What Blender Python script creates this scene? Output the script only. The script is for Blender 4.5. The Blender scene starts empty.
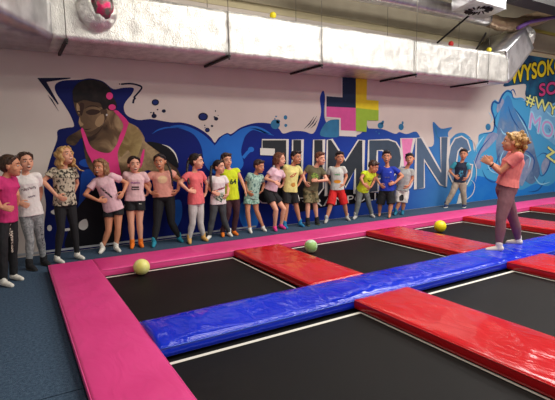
import bpy, bmesh, math, random
import numpy as np
from mathutils import Vector, Matrix, noise
from mathutils.bvhtree import BVHTree

# ------------------------------------------------------------------ camera, world, lights, exposure
SC = bpy.context.scene
COL = SC.collection
F_PX, YAW, PITCH, ROLL, CAM_H = 440.8, 0.538106, 0.120371, -0.016596, 1.55
def cam_axes():
    f = Vector((math.sin(YAW)*math.cos(PITCH), math.cos(YAW)*math.cos(PITCH), -math.sin(PITCH)))
    r = Vector((math.cos(YAW), -math.sin(YAW), 0)); u = r.cross(f)
    c, s = math.cos(ROLL), math.sin(ROLL)
    return r*c+u*s, -s*r+c*u, f
CR, CU, CF = cam_axes()
CP = Vector((0, 0, CAM_H))
cd = bpy.data.cameras.new('camera'); cd.sensor_width = 36; cd.lens = 36*F_PX/555; cd.clip_end = 100
cam = bpy.data.objects.new('camera', cd); COL.objects.link(cam)
cam.matrix_world = Matrix(((CR.x, CU.x, -CF.x, 0), (CR.y, CU.y, -CF.y, 0), (CR.z, CU.z, -CF.z, CAM_H), (0, 0, 0, 1)))
SC.camera = cam
SC.view_settings.view_transform = 'Standard'; SC.view_settings.look = 'None'
SC.view_settings.gamma = 1; SC.view_settings.use_curve_mapping = False
SC.view_settings.exposure = 0.64
w = bpy.data.worlds.new('world'); SC.world = w; w.use_nodes = True
w.node_tree.nodes['Background'].inputs[0].default_value = (1.0, 0.97, 0.93, 1)
w.node_tree.nodes['Background'].inputs[1].default_value = 0.34
def area_light(name, loc, sx, sy, power, colr=(1, .97, .92)):
    l = bpy.data.lights.new(name, 'AREA'); l.shape = 'RECTANGLE'; l.size = sx; l.size_y = sy; l.energy = power; l.color = colr
    o = bpy.data.objects.new(name, l); COL.objects.link(o); o.location = loc
    return o
LAMPS = [(3.6, 1.6), (7.2, 1.6), (10.8, 1.6), (3.6, 4.4), (7.2, 4.4), (10.8, 4.4), (0.3, 1.6), (7.2, -1.4), (3.6, -1.4), (10.8, -1.4)]
POW = {0: 70, 1: 105, 2: 115, 3: 50, 4: 80, 5: 90, 6: 36, 7: 90, 8: 70, 9: 80}
for i, (x, y) in enumerate(LAMPS):
    area_light('hall_light', (x, y, 5.42), 2.4, 1.0, POW[i], (1, .94, .84) if x < 4 else (1, .97, .93))

WALL_Y = 7.36
def ray(px):
    return CF + CR*((px[0]-277.5)/F_PX) - CU*((px[1]-200)/F_PX)
def on_z(px, z):
    d = ray(px); t = (z-CAM_H)/d.z; return CP + d*t
def on_y(px, y):
    d = ray(px); return CP + d*(y/d.y)

# ------------------------------------------------------------------ helpers
MATS = {}
def mat(name, colr, rough=.6, metal=0, bump=0, bscale=40, vary=0, vscale=8, colr2=None, coat=0, emit=None, spec=None, bdist=.01, vkind='noise', stretch=None, ramp=(.35, .65), sheen=0):
    if name in MATS: return MATS[name]
    m = bpy.data.materials.new(name); m.use_nodes = True; MATS[name] = m
    nt = m.node_tree; b = nt.nodes['Principled BSDF']
    b.inputs['Base Color'].default_value = (*colr, 1); b.inputs['Roughness'].default_value = rough
    b.inputs['Metallic'].default_value = metal; b.inputs['Coat Weight'].default_value = coat
    if spec is not None: b.inputs['Specular IOR Level'].default_value = spec
    if emit: b.inputs['Emission Color'].default_value = (*colr, 1); b.inputs['Emission Strength'].default_value = emit
    tc = nt.nodes.new('ShaderNodeTexCoord'); mp = nt.nodes.new('ShaderNodeMapping')
    nt.links.new(tc.outputs['Object'], mp.inputs[0])
    if stretch: mp.inputs['Scale'].default_value = stretch
    if vary or colr2:
        if vkind == 'voronoi':
            n = nt.nodes.new('ShaderNodeTexVoronoi'); n.inputs['Scale'].default_value = vscale; out = n.outputs['Distance']
        else:
            n = nt.nodes.new('ShaderNodeTexNoise'); n.inputs['Scale'].default_value = vscale; n.inputs['Detail'].default_value = 5; out = n.outputs[0]
        nt.links.new(mp.outputs[0], n.inputs['Vector'])
        cr = nt.nodes.new('ShaderNodeValToRGB'); nt.links.new(out, cr.inputs[0])
        c2 = colr2 if colr2 else tuple(min(1, c*(1+vary)) for c in colr)
        c1 = colr if colr2 else tuple(c*(1-vary) for c in colr)
        cr.color_ramp.elements[0].position = ramp[0]; cr.color_ramp.elements[1].position = ramp[1]
        cr.color_ramp.elements[0].color = (*c1, 1); cr.color_ramp.elements[1].color = (*c2, 1)
        nt.links.new(cr.outputs[0], b.inputs['Base Color'])
    if bump:
        n = nt.nodes.new('ShaderNodeTexNoise'); n.inputs['Scale'].default_value = bscale; n.inputs['Detail'].default_value = 4
        nt.links.new(mp.outputs[0], n.inputs['Vector'])
        bp = nt.nodes.new('ShaderNodeBump'); bp.inputs['Strength'].default_value = bump; bp.inputs['Distance'].default_value = bdist
        nt.links.new(n.outputs[0], bp.inputs['Height']); nt.links.new(bp.outputs[0], b.inputs['Normal'])
    return m
def srgb(r, g, b):
    return tuple(((c/255)/12.92 if c/255 <= .04045 else ((c/255+.055)/1.055)**2.4) for c in (r, g, b))

def tag(o, label=None, cat=None, group=None, kind=None):
    if label: o['label'] = label
    if cat: o['category'] = cat
    if group: o['group'] = group
    if kind: o['kind'] = kind
    return o
def thing(name, label, cat, loc=(0, 0, 0), group=None):
    o = bpy.data.objects.new(name, None); COL.objects.link(o); o.location = loc; o.empty_display_size = .1
    return tag(o, label, cat, group)
def world_loc(o):
    p = Vector((0, 0, 0))
    while o: p += o.location; o = o.parent
    return p
def link(name, me, m, parent=None, smooth=True, loc=None):
    """mesh given in world coordinates; becomes a child whose origin is the parent's"""
    o = bpy.data.objects.new(name, me); COL.objects.link(o)
    base = world_loc(parent) if parent else Vector(loc if loc else (0, 0, 0))
    if base.length: me.transform(Matrix.Translation(-base))
    if parent: o.parent = parent
    elif loc: o.location = loc
    me.materials.clear(); me.materials.append(m)
    if smooth: me.shade_smooth()
    return o

class Solid:
    def __init__(s): s.v = []; s.f = []; s.starts = []
    def add(s, V, F):
        s.starts.append((len(s.v), len(s.f))); n = len(s.v); s.v += [tuple(v) for v in V]; s.f += [tuple(i+n for i in f) for f in F]
        return s
    def rings(s, rs):
        """rs: list of rings (lists of points, same count), closed with end caps"""
        n = len(rs[0]); V = [p for r in rs for p in r]; F = []
        for i in range(len(rs)-1):
            for k in range(n):
                F.append((i*n+k, i*n+(k+1) % n, (i+1)*n+(k+1) % n, (i+1)*n+k))
        F.append(tuple(reversed(range(n)))); F.append(tuple((len(rs)-1)*n+k for k in range(n)))
        return s.add(V, F)
    def ell(s, c, r, ax=None, n=14, m=9):
        c = Vector(c)
        if not hasattr(r, '__len__'): r = (r, r, r)
        X, Y, Z = ax if ax else (Vector((1, 0, 0)), Vector((0, 1, 0)), Vector((0, 0, 1)))
        rs = []
        for i in range(m+1):
            t = math.pi*(i+.02)/(m+.04); st, ct = math.sin(t), -math.cos(t)
            rs.append([c + X*(r[0]*st*math.cos(2*math.pi*k/n)) + Y*(r[1]*st*math.sin(2*math.pi*k/n)) + Z*(r[2]*ct) for k in range(n)])
        return s.rings(rs)
    def cone(s, a, b, ra, rb, n=12, flat=None):
        a = Vector(a); b = Vector(b); d = (b-a)
        if d.length < 1e-5: return s
        d.normalize(); t = Vector((0, 0, 1)) if abs(d.z) < .9 else Vector((1, 0, 0))
        u = d.cross(t).normalized(); v = d.cross(u)
        return s.rings([[p + (u*math.cos(2*math.pi*k/n)+v*math.sin(2*math.pi*k/n))*r for k in range(n)] for p, r in ((a, ra), (b, rb))])
    def chain(s, pts, rad, n=12, ends=True):
        pts = [Vector(p) for p in pts]
        for i, p in enumerate(pts):
            if ends or 0 < i < len(pts)-1: s.ell(p, rad[i], n=n, m=7)
            if i: s.cone(pts[i-1], p, rad[i-1], rad[i], n)
        return s
    def tube(s, pts, r, n=8):
        pts = [Vector(p) for p in pts]; rs = []
        u0 = None
        for i, p in enumerate(pts):
            d = (pts[min(i+1, len(pts)-1)]-pts[max(i-1, 0)]).normalized()
            if u0 is None:
                t = Vector((0, 0, 1)) if abs(d.z) < .9 else Vector((1, 0, 0)); u0 = d.cross(t).normalized()
            u0 = (u0 - d*u0.dot(d)).normalized(); v = d.cross(u0)
            rr = r[i] if hasattr(r, '__len__') else r
            rs.append([p+(u0*math.cos(2*math.pi*k/n)+v*math.sin(2*math.pi*k/n))*rr for k in range(n)])
        return s.rings(rs)
    def box(s, a, b):
        x0, y0, z0 = a; x1, y1, z1 = b
        return s.add([(x0, y0, z0), (x1, y0, z0), (x1, y1, z0), (x0, y1, z0), (x0, y0, z1), (x1, y0, z1), (x1, y1, z1), (x0, y1, z1)],
                     [(0, 3, 2, 1), (4, 5, 6, 7), (0, 1, 5, 4), (1, 2, 6, 5), (2, 3, 7, 6), (3, 0, 4, 7)])
    def mesh(s, name='m'):
        me = bpy.data.meshes.new(name); me.from_pydata(s.v, [], s.f); me.update(); return me
    def build(s, name, m, parent=None, smooth=True, loc=None):
        return link(name, s.mesh(name), m, parent, smooth, loc)
    def blob(s, name, m, parent=None, voxel=.008, smooth=4, disp=None, floor=None, loc=None):
        """one continuous skin over everything collected"""
        me = s.mesh(name); o = bpy.data.objects.new('tmp', me); COL.objects.link(o)
        r = o.modifiers.new('r', 'REMESH'); r.mode = 'VOXEL'; r.voxel_size = voxel; r.adaptivity = 0
        if smooth:
            q = o.modifiers.new('s', 'SMOOTH'); q.factor = .5; q.iterations = smooth
        dg = bpy.context.evaluated_depsgraph_get(); dg.update()
        ev = o.evaluated_get(dg); me2 = bpy.data.meshes.new_from_object(ev)
        bpy.data.objects.remove(o); bpy.data.meshes.remove(me)
        if disp or floor is not None:
            n = len(me2.vertices); co = np.empty(n*3, 'f'); me2.vertices.foreach_get('co', co); co = co.reshape(-1, 3)
            if disp:
                nr = np.empty(n*3, 'f'); me2.vertices.foreach_get('normal', nr); nr = nr.reshape(-1, 3)
                amp = np.array([disp(Vector(c)) for c in co.tolist()], 'f'); co = co + nr*amp[:, None]
            if floor is not None: co[:, 2] = np.maximum(co[:, 2], floor)
            me2.vertices.foreach_set('co', co.astype('f').ravel()); me2.update()
        return link(name, me2, m, parent, True, loc)

# ------------------------------------------------------------------ the setting
M_wall = mat('wall_paint', srgb(208, 197, 188), .75, vary=.03, vscale=2, bump=.05, bscale=60)
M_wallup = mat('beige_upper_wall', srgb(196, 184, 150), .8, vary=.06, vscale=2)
M_dkbeige = mat('darker_beige', srgb(150, 140, 118), .7, vary=.06, vscale=3)
M_carpet = mat('blue_carpet', srgb(52, 68, 88), .95, bump=.6, bscale=160, colr2=srgb(76, 96, 116), vscale=45, ramp=(.3, .7), spec=.1)
M_ceil = mat('ceiling_paint', srgb(120, 118, 112), .9)
M_skirt = mat('skirting_paint', srgb(170, 172, 178), .5, vary=.05)
def struct(name, s, m, smooth=False): return tag(s.build(name, m, smooth=smooth), kind='structure')
struct('floor', Solid().box((-3.5, -4, -.3), (16, 7.5, -.02)), M_carpet)
struct('wall_back', Solid().box((-3.5, WALL_Y, -.02), (16, 7.6, 5.6)), M_wall)
struct('wall_right', Solid().box((16, -4, -.02), (16.2, 7.6, 5.6)), M_wall)
struct('wall_left', Solid().box((-3.7, -4, -.02), (-3.5, 7.6, 5.6)), M_wall)
struct('ceiling', Solid().box((-3.5, -4, 5.5), (16, 7.6, 5.7)), M_ceil)
struct('trim_1', Solid().box((-.6, WALL_Y-.012, .03), (3.9, WALL_Y, .06)), M_skirt)
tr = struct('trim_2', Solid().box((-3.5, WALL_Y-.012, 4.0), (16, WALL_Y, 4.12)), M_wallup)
struct('trim_3', Solid().box((-3.5, WALL_Y-.08, 4.12), (16, WALL_Y, 4.62)), M_dkbeige)  # darker beige band along the upper wall
struct('trim_7', Solid().box((-3.5, WALL_Y-.02, 4.70), (16, WALL_Y, 5.5)), M_dkbeige)
struct('trim_4', Solid().box((-3.5, WALL_Y-.12, 4.62), (16, WALL_Y, 4.70)), mat('olive_beam', srgb(150, 140, 60), .7))

# raised carpeted floor: strip at left and aisle along the wall, with seams
fl = Solid()
xs = [-3.5, -1.7, .29]; ys = [-4, -1.0, 3.0, 7.36]
g = .006
for i in range(2):
    for j in range(3):
        fl.box((xs[i]+g, ys[j]+g, -.02), (xs[i+1]-g, ys[j+1]-g, 0))
xs2 = [.29, 3.9, 7.5, 11.1, 16]
for i in range(4): fl.box((xs2[i]+g, 6.2, -.02), (xs2[i+1]-g, 7.36, 0))
struct('trim_5', fl, M_carpet)

# ------------------------------------------------------------------ trampolines and pads
M_bed = mat('black_mesh_bed', srgb(15, 13, 12), .6, bump=.35, bscale=260, vary=.25, vscale=1.2, spec=.2)
M_white = mat('white_webbing', srgb(225, 222, 210), .6)
M_dark = mat('black_frame', srgb(14, 14, 15), .6)
def vinyl(name, c, c2, rough=.27, wr=.5):
    m = bpy.data.materials.new(name); m.use_nodes = True; nt = m.node_tree; b = nt.nodes['Principled BSDF']
    b.inputs['Roughness'].default_value = rough; b.inputs['Specular IOR Level'].default_value = .55
    tc = nt.nodes.new('ShaderNodeTexCoord')
    n1 = nt.nodes.new('ShaderNodeTexNoise'); n1.inputs['Scale'].default_value = 1.6; n1.inputs['Detail'].default_value = 3
    nt.links.new(tc.outputs['Object'], n1.inputs['Vector'])
    cr = nt.nodes.new('ShaderNodeValToRGB'); nt.links.new(n1.outputs[0], cr.inputs[0])
    cr.color_ramp.elements[0].position = .3; cr.color_ramp.elements[1].position = .7
    cr.color_ramp.elements[0].color = (*c, 1); cr.color_ramp.elements[1].color = (*c2, 1)
    nt.links.new(cr.outputs[0], b.inputs['Base Color'])
    mp = nt.nodes.new('ShaderNodeMapping'); mp.inputs['Scale'].default_value = (3.2, 1.3, 2); mp.inputs['Rotation'].default_value = (0, 0, .5)
    nt.links.new(tc.outputs['Object'], mp.inputs[0])
    n2 = nt.nodes.new('ShaderNodeTexNoise'); n2.inputs['Scale'].default_value = 2.2; n2.inputs['Detail'].default_value = 2.5; n2.inputs['Distortion'].default_value = 1.2
    nt.links.new(mp.outputs[0], n2.inputs['Vector'])
    bp = nt.nodes.new('ShaderNodeBump'); bp.inputs['Strength'].default_value = wr; bp.inputs['Distance'].default_value = .05
    nt.links.new(n2.outputs[0], bp.inputs['Height']); nt.links.new(bp.outputs[0], b.inputs['Normal'])
    return m
M_pink = vinyl('pink_vinyl', srgb(210, 54, 124), srgb(222, 66, 138), .42, .16)
M_red = vinyl('red_vinyl', srgb(184, 20, 28), srgb(198, 30, 38), .17, .2)
M_blue = vinyl('blue_vinyl', srgb(8, 40, 190), srgb(14, 50, 206), .13, .24)

WELT = {'red_vinyl': mat('red_welt', srgb(206, 50, 54), .12, bump=.6, bscale=25), 'blue_vinyl': mat('blue_welt', srgb(60, 96, 214), .12, bump=.6, bscale=25), 'pink_vinyl': mat('pink_welt', srgb(226, 84, 150), .2, bump=.6, bscale=25)}
def pad(name, label, x0, x1, y0, y1, m, z0=.012, z1=.105, seed=0, amp=.006, r=.022, group=None, folds=(), arch=0):
    t = thing(name, label, 'pad', ((x0+x1)/2, (y0+y1)/2, 0), group)
    step = .045
    def cuts(a, b):
        n = max(2, int((b-a-2*r)/step)); mid = [a+r+(b-a-2*r)*i/n for i in range(n+1)]
        return [a]+[a+r*(1-math.cos(q)) for q in (.52, 1.05)]+mid+[b-r*(1-math.cos(q)) for q in (1.05, .52)]+[b]
    X = cuts(x0, x1); Y = cuts(y0, y1); s = Solid()
    def ed(v, a, b):
        d = min(v-a, b-v)
        return 0 if d >= r else r-math.sqrt(max(0, r*r-(r-d)**2))
    def top(x, y):
        z = z1 - max(ed(x, x0, x1), ed(y, y0, y1))
        inside = min(min(x-x0, x1-x), min(y-y0, y1-y))/.12; inside = min(1, max(0, inside))
        z += amp*noise.noise(Vector((x*1.7+seed, y*1.7, 0)))*2*inside + amp*.8*noise.noise(Vector((x*7+y*3, y*5-x*4+seed, 3)))*inside
        for (fx, fy, ang, ln, h) in folds:
            dx, dy = x-fx, y-fy; u = dx*math.cos(ang)+dy*math.sin(ang); v = -dx*math.sin(ang)+dy*math.cos(ang)
            z += h*math.exp(-(v/.028)**2)*math.exp(-(u/ln)**2)*inside
        return z + .006*inside + arch*math.sin(math.pi*min(1, max(0, (y-y0)/(y1-y0))))
    nx, ny = len(X), len(Y); V = []; F = []
    for j in range(ny):
        for i in range(nx): V.append((X[i], Y[j], top(X[i], Y[j])))
    for j in range(ny-1):
        for i in range(nx-1):
            a = j*nx+i; F.append((a, a+1, a+nx+1, a+nx))
    per = [j for j in range(nx)]+[k*nx+nx-1 for k in range(1, ny)]+[(ny-1)*nx+i for i in range(nx-2, -1, -1)]+[k*nx for k in range(ny-2, 0, -1)]
    cx, cy = (x0+x1)/2, (y0+y1)/2; lows = []
    for zz, ins in ((z0+.5*(z1-z0-r), -.004), (z0+.01, 0), (z0, .008)):
        row = []
        for p in per:
            x, y, z = V[p]; ox = ins*(1 if x < cx else -1) if (x in (x0, x1)) else 0; oy = ins*(1 if y < cy else -1) if (y in (y0, y1)) else 0
            V.append((x+ox, y+oy, zz)); row.append(len(V)-1)
        lows.append(row)
    prev = per
    for row in lows:
        for k in range(len(per)):
            k2 = (k+1) % len(per); F.append((prev[k], row[k], row[k2], prev[k2]))
        prev = row
    F.append(tuple(prev))
    s.add(V, F); s.build('cover', m, t)
    # welted seam along the top edge
    pz = z1-r*.55; q = .004
    loop = []
    for (a, b) in (((x0, y0), (x1, y0)), ((x1, y0), (x1, y1)), ((x1, y1), (x0, y1)), ((x0, y1), (x0, y0))):
        n = max(2, int(math.hypot(b[0]-a[0], b[1]-a[1])/.1))
        for i in range(n): loop.append((a[0]+(b[0]-a[0])*i/n, a[1]+(b[1]-a[1])*i/n, pz+.002*noise.noise(Vector((a[0]+i*.7, a[1], seed)))))
    loop.append(loop[0])
    Solid().tube(loop, .005, 6).build('piping', WELT.get(m.name, m), t)
    return t

PX0, PX1 = .29, .815           # left pink pad
PYI, PYO = 5.585, 6.225        # back pink pad
BY0, BY1 = 3.10, 3.69          # blue pad
REDS = [(2.60, 3.34), (5.08, 5.86), (7.64, 8.45), (10.0, 10.8), (12.6, 13.3)]
XEND = 14.2
R = random.Random(4)
# left pink pad
pad('floor_pad', 'long pink vinyl edge pad running down the left side of the trampolines', PX0, PX1, -1.2, PYO-.001, M_pink, seed=1, z1=.10, amp=.008,
    folds=[(.55, 4.6, .9, .2, .007), (.6, 4.3, .7, .16, .005), (.5, 5.3, .2, .2, .005)])
pad('floor_pad', 'long pink vinyl back pad in front of the row of children', PX1+.002, XEND, PYI, PYO, M_pink, seed=3, z1=.10, amp=.010, folds=[(1.1, 5.8, .9, .12, .006), (5.4, 5.9, 1.5, .2, -.01), (8.1, 5.9, 1.3, .2, -.01)])
fo = []
rr = random.Random(51)
for k in range(64):
    fx = PX1+.3+k*.2+rr.uniform(-.12, .12); fo.append((fx, rr.uniform(BY0+.08, BY1-.12), rr.uniform(1.1, 1.9), rr.uniform(.06, .18), rr.choice((-1, 1))*rr.uniform(.004, .009)))
fo += [(2.97, 3.38, 1.45, .5, -.022), (3.06, 3.35, 1.4, .3, .010), (5.5, 3.38, 1.5, .5, -.018), (8.0, 3.38, 1.5, .5, -.015)]
pad('floor_pad', 'long glossy blue divider pad the woman stands on', PX1+.002, XEND, BY0, BY1, M_blue, seed=20, z1=.108, amp=.014, folds=fo, r=.04, arch=.022)
rn = ['between the two balls, nearest one in the back row', 'right of the mint ball, second one in the back row', 'behind the legs of the woman, third one in the back row', 'farther right, fourth one in the back row', 'last one in the back row']
for i, (a, b) in enumerate(REDS):
    pad('floor_pad', 'red vinyl pad '+rn[i], a, b, BY1+.004, PYI-.004, M_red, seed=40+i, amp=.006, group='red pads in the back row')
fn = ['big creased red vinyl pad in the right foreground', 'red vinyl pad in the front row at the right edge, beside the blue pad', 'red vinyl pad of the front row, out past the frame']
FR = [(2.68, 3.39), (5.12, 5.90), (7.65, 8.4)]
for i, (a, b) in enumerate(FR):
    fo = [(3.0, 2.35, .55, .22, .014), (3.1, 2.2, .9, .15, .012), (2.95, 2.0, .5, .25, .016), (3.15, 1.8, .8, .2, .015), (2.9, 1.6, .4, .2, .013), (3.2, 2.6, .7, .1, .010), (2.85, 2.65, 1.2, .1, .008), (3.2, 2.0, 1.1, .12, .012)] if i == 0 else []
    pad('floor_pad', fn[i], a, b, .2, BY0-.004, M_red, seed=60+i, amp=.006, group='red pads in the front row', folds=fo)

def trampoline(label, x0, x1, y0, y1):
    t = thing('trampoline', label, 'trampoline', ((x0+x1)/2, (y0+y1)/2, 0), 'black trampoline beds')
    n = 16; V = []; F = []
    for j in range(n+1):
        for i in range(n+1):
            u, v = i/n, j/n; V.append((x0+(x1-x0)*u, y0+(y1-y0)*v, -.001-.012*math.sin(math.pi*u)*math.sin(math.pi*v)))
    for j in range(n):
        for i in range(n): a = j*(n+1)+i; F.append((a, a+1, a+n+2, a+n+1))
    m = len(V); V += [(x, y, z-.004) for x, y, z in V]; F += [tuple(q+m for q in reversed(f)) for f in list(F)]
    Solid().add(V, F).build('bed', M_bed, t)
    e = .035; s = Solid(); z = .0015
    for a, b in (((x0, y0, z), (x1, y0+e, z+.002)), ((x0, y1-e, z), (x1, y1, z+.002)), ((x0, y0+e, z), (x0+e*.6, y1-e, z+.002)), ((x1-e*.6, y0+e, z), (x1, y1-e, z+.002))): s.box(a, b)
    s.build('border_webbing', M_white, t, smooth=False)
cols = [(PX1, REDS[0][0])]+[(REDS[i][1], REDS[i+1][0]) for i in range(4)]
tn = ['under the pale yellow ball at the left', 'under the mint ball in the middle', 'under the bright yellow ball', 'behind the woman\'s back', 'far right of the back row']
for i, (a, b) in enumerate(cols):
    trampoline('black white-bordered trampoline bed, back row, '+tn[i], a+.03, b-.03, BY1+.03, PYI-.015)
fcols = [(PX1, FR[0][0]), (FR[0][1], FR[1][0]), (FR[1][1], FR[2][0]), (FR[2][1], 10.1)]
tn = ['large in the foreground left', 'right of the big creased red pad', 'right of the farther red pad', 'off to the right']
for i, (a, b) in enumerate(fcols):
    trampoline('black white-bordered trampoline bed, front row, '+tn[i], a+.03, b+.006, .2, BY0-.075)
struct('trim_6', Solid().box((PX0+.01, -1.2, -.02), (XEND, PYO-.01, -.018)).box((PX0+.01, -1.2, -.02), (PX0+.05, PYO, .012)), M_dark)

# ------------------------------------------------------------------ balls
def ball(label, px, r, m, name='ball', z=0, extra=None):
    p = on_z(px, z)
    s = Solid(); s.ell((p.x, p.y, z+r), r, n=40, m=24)
    t = thing(name, label, 'ball', (p.x, p.y, z))
    s.build('shell', m, t)
    sm = Solid(); Solid
    pts = [(p.x+r*1.0*math.cos(a), p.y+r*math.sin(a)*.7, z+r+r*math.sin(a)*.71) for a in [2*math.pi*k/40 for k in range(41)]]
    Solid().tube(pts, .0022, 6).build('seam', mat('ball_seam', srgb(180, 175, 90), .5), t)
    return t
ball('pale yellow ball on the nearest back-row trampoline', (142, 274.6), .099, mat('pale_yellow_ball', srgb(226, 218, 110), .35, colr2=srgb(240, 236, 160), vscale=9, vkind='noise'))
ball('mint green patterned ball next to the back-row red pad', (311, 252.6), .096, mat('mint_ball', srgb(196, 220, 190), .4, colr2=srgb(150, 190, 110), vkind='voronoi', vscale=14, ramp=(.45, .6)))
ball('bright yellow ball lying near the woman on the trampoline', (440, 232.0), .104, mat('yellow_ball', srgb(240, 222, 20), .35, vary=.04, vscale=10))

# ------------------------------------------------------------------ foil ducts overhead
def foil(name, c, rough=.33, metal=.75, b=.9, sc=14):
    m = bpy.data.materials.new(name); m.use_nodes = True; nt = m.node_tree; bs = nt.nodes['Principled BSDF']
    bs.inputs['Metallic'].default_value = metal; bs.inputs['Roughness'].default_value = rough
    tc = nt.nodes.new('ShaderNodeTexCoord'); mp = nt.nodes.new('ShaderNodeMapping'); mp.inputs['Scale'].default_value = (1.6, 1, .8)
    nt.links.new(tc.outputs['Object'], mp.inputs[0])
    n = nt.nodes.new('ShaderNodeTexNoise'); n.inputs['Scale'].default_value = sc; n.inputs['Detail'].default_value = 6; n.inputs['Distortion'].default_value = 2.0
    nt.links.new(mp.outputs[0], n.inputs['Vector'])
    bp = nt.nodes.new('ShaderNodeBump'); bp.inputs['Strength'].default_value = b; bp.inputs['Distance'].default_value = .012
    nt.links.new(n.outputs[0], bp.inputs['Height']); nt.links.new(bp.outputs[0], bs.inputs['Normal'])
    n2 = nt.nodes.new('ShaderNodeTexNoise'); n2.inputs['Scale'].default_value = 5; n2.inputs['Detail'].default_value = 6; nt.links.new(mp.outputs[0], n2.inputs['Vector'])
    cr = nt.nodes.new('ShaderNodeValToRGB'); cr.color_ramp.elements[0].position = .3; cr.color_ramp.elements[1].position = .6
    cr.color_ramp.elements[0].color = (*[v*.72 for v in c], 1); cr.color_ramp.elements[1].color = (*c, 1)
    nt.links.new(n2.outputs[0], cr.inputs[0]); nt.links.new(cr.outputs[0], bs.inputs['Base Color'])
    return m
M_foil = foil('crinkled_foil', (.92, .90, .84), b=1.0, sc=22)
M_foil2 = foil('smooth_foil', (.80, .80, .82), .28, .85, .25, 6)
DY0, DY1, DZ0, DZ1 = 6.335, 7.30, 2.95, 3.6
duct = thing('air_duct', 'long foil-wrapped rectangular air duct hung along the top of the wall', 'duct', (5, 6.8, DZ0))
def wavybox(x0, x1, y0, y1, z0, z1, seed, am=.012):
    s = Solid(); st = .06; nx = max(2, int((x1-x0)/st)); V = []; F = []
    prof = []
    def seg(a, b, n): return [(a[0]+(b[0]-a[0])*i/n, a[1]+(b[1]-a[1])*i/n) for i in range(n)]
    prof = seg((y0, z0), (y0, z1), 10)+seg((y0, z1), (y1, z1), 8)+seg((y1, z1), (y1, z0), 6)+seg((y1, z0), (y0, z0), 8)
    for i in range(nx+1):
        x = x0+(x1-x0)*i/nx; row = []
        for (y, z) in prof:
            d = am*noise.noise(Vector((x*5+seed, y*6, z*6)))+am*.8*noise.noise(Vector((x*14, y*12, z*12+seed)))
            row.append((x, y-d*(1 if y < y1-.01 else 0), z+d*(.3 if z > z0+.01 else .15)))
        V.append(row)
    return s.rings(V)
xs = [.55, 2.95, 4.72, 7.02, 9.0, 10.15]
for i in range(5):
    wavybox(xs[i], xs[i+1]-.004, DY0, DY1, DZ0, DZ1, i*7).build('duct_section', M_foil, duct)
# slanted section climbing at the right end
a0, a1 = on_y((508.5, 84), DY0), on_y((534, 48), DY0)
b0, b1 = on_y((502, 53), DY0), on_y((526, 28), DY0)
s = Solid(); n = 10; rs = []
for i in range(n+1):
    u = i/n; lo = a0.lerp(a1, u); hi = b0.lerp(b1, u)
    if i == 0: lo = Vector((10.15, DY0, DZ0)); hi = Vector((10.15, DY0, DZ1))
    row = []
    for k in range(9): q = lo.lerp(hi, k/8); row.append((q.x, DY0-.01*noise.noise(q*9), q.z))
    for k in range(9): q = hi.lerp(lo, k/8); row.append((q.x, DY1, q.z))
    rs.append(row)
s.rings(rs).build('slanted_section', M_foil2, duct)
# crumpled flexible joint after it
ec = (a1+b1)/2
s = Solid(); s.ell((ec.x+.12, 6.75, ec.z+.08), (.36, .42, .34), n=26, m=18)
s.blob('crumpled_elbow', M_foil, duct, voxel=.035, smooth=1, disp=lambda p: .05*noise.noise(p*6)+.03*noise.noise(p*14))
# flared section at the left end
f0 = Vector((.55, DY0, DZ0)); f1 = on_z((-30, 0), DZ0)
s = Solid(); rs = []
for i in range(13):
    u = i/12; q = f0.lerp(f1, u); row = []
    zt = DZ1 + .25*u
    for k in range(9):
        d = .02*noise.noise(Vector((u*9, k*.7, 5)))
        row.append((q.x+d, q.y-d, DZ0+(zt-DZ0)*k/8))
    xb = .55+(q.x-.55)*1.0
    for k in range(9): row.append((xb-.5*u, DY1, zt-(zt-DZ0)*k/8))
    rs.append(row)
s.rings(rs).build('flared_section', M_foil2, duct)
# round spigot; added shell on its end carries a painted pink reflection
sp = on_y((97, 11), DY0)
s = Solid(); s.ell((sp.x, DY0-.06, sp.z), (.24, .15, .27), n=30, m=20); s.cone((sp.x, DY0+.05, sp.z), (sp.x, DY0-.08, sp.z), .26, .24, 24)
sg = s.blob('spigot', M_foil, duct, voxel=.02, smooth=1, disp=lambda p: .014*noise.noise(p*16))
M_pinkrefl = mat('foil_pink_reflection', srgb(190, 40, 90), .3, .7, bump=.8, bscale=20, colr2=srgb(110, 100, 96), vscale=9, ramp=(.40, .55))
s = Solid(); s.ell((sp.x+.03, DY0-.13, sp.z+.03), (.16, .10, .2), n=26, m=16)
s.build('spigot_reflection', M_pinkrefl, sg)
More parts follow.
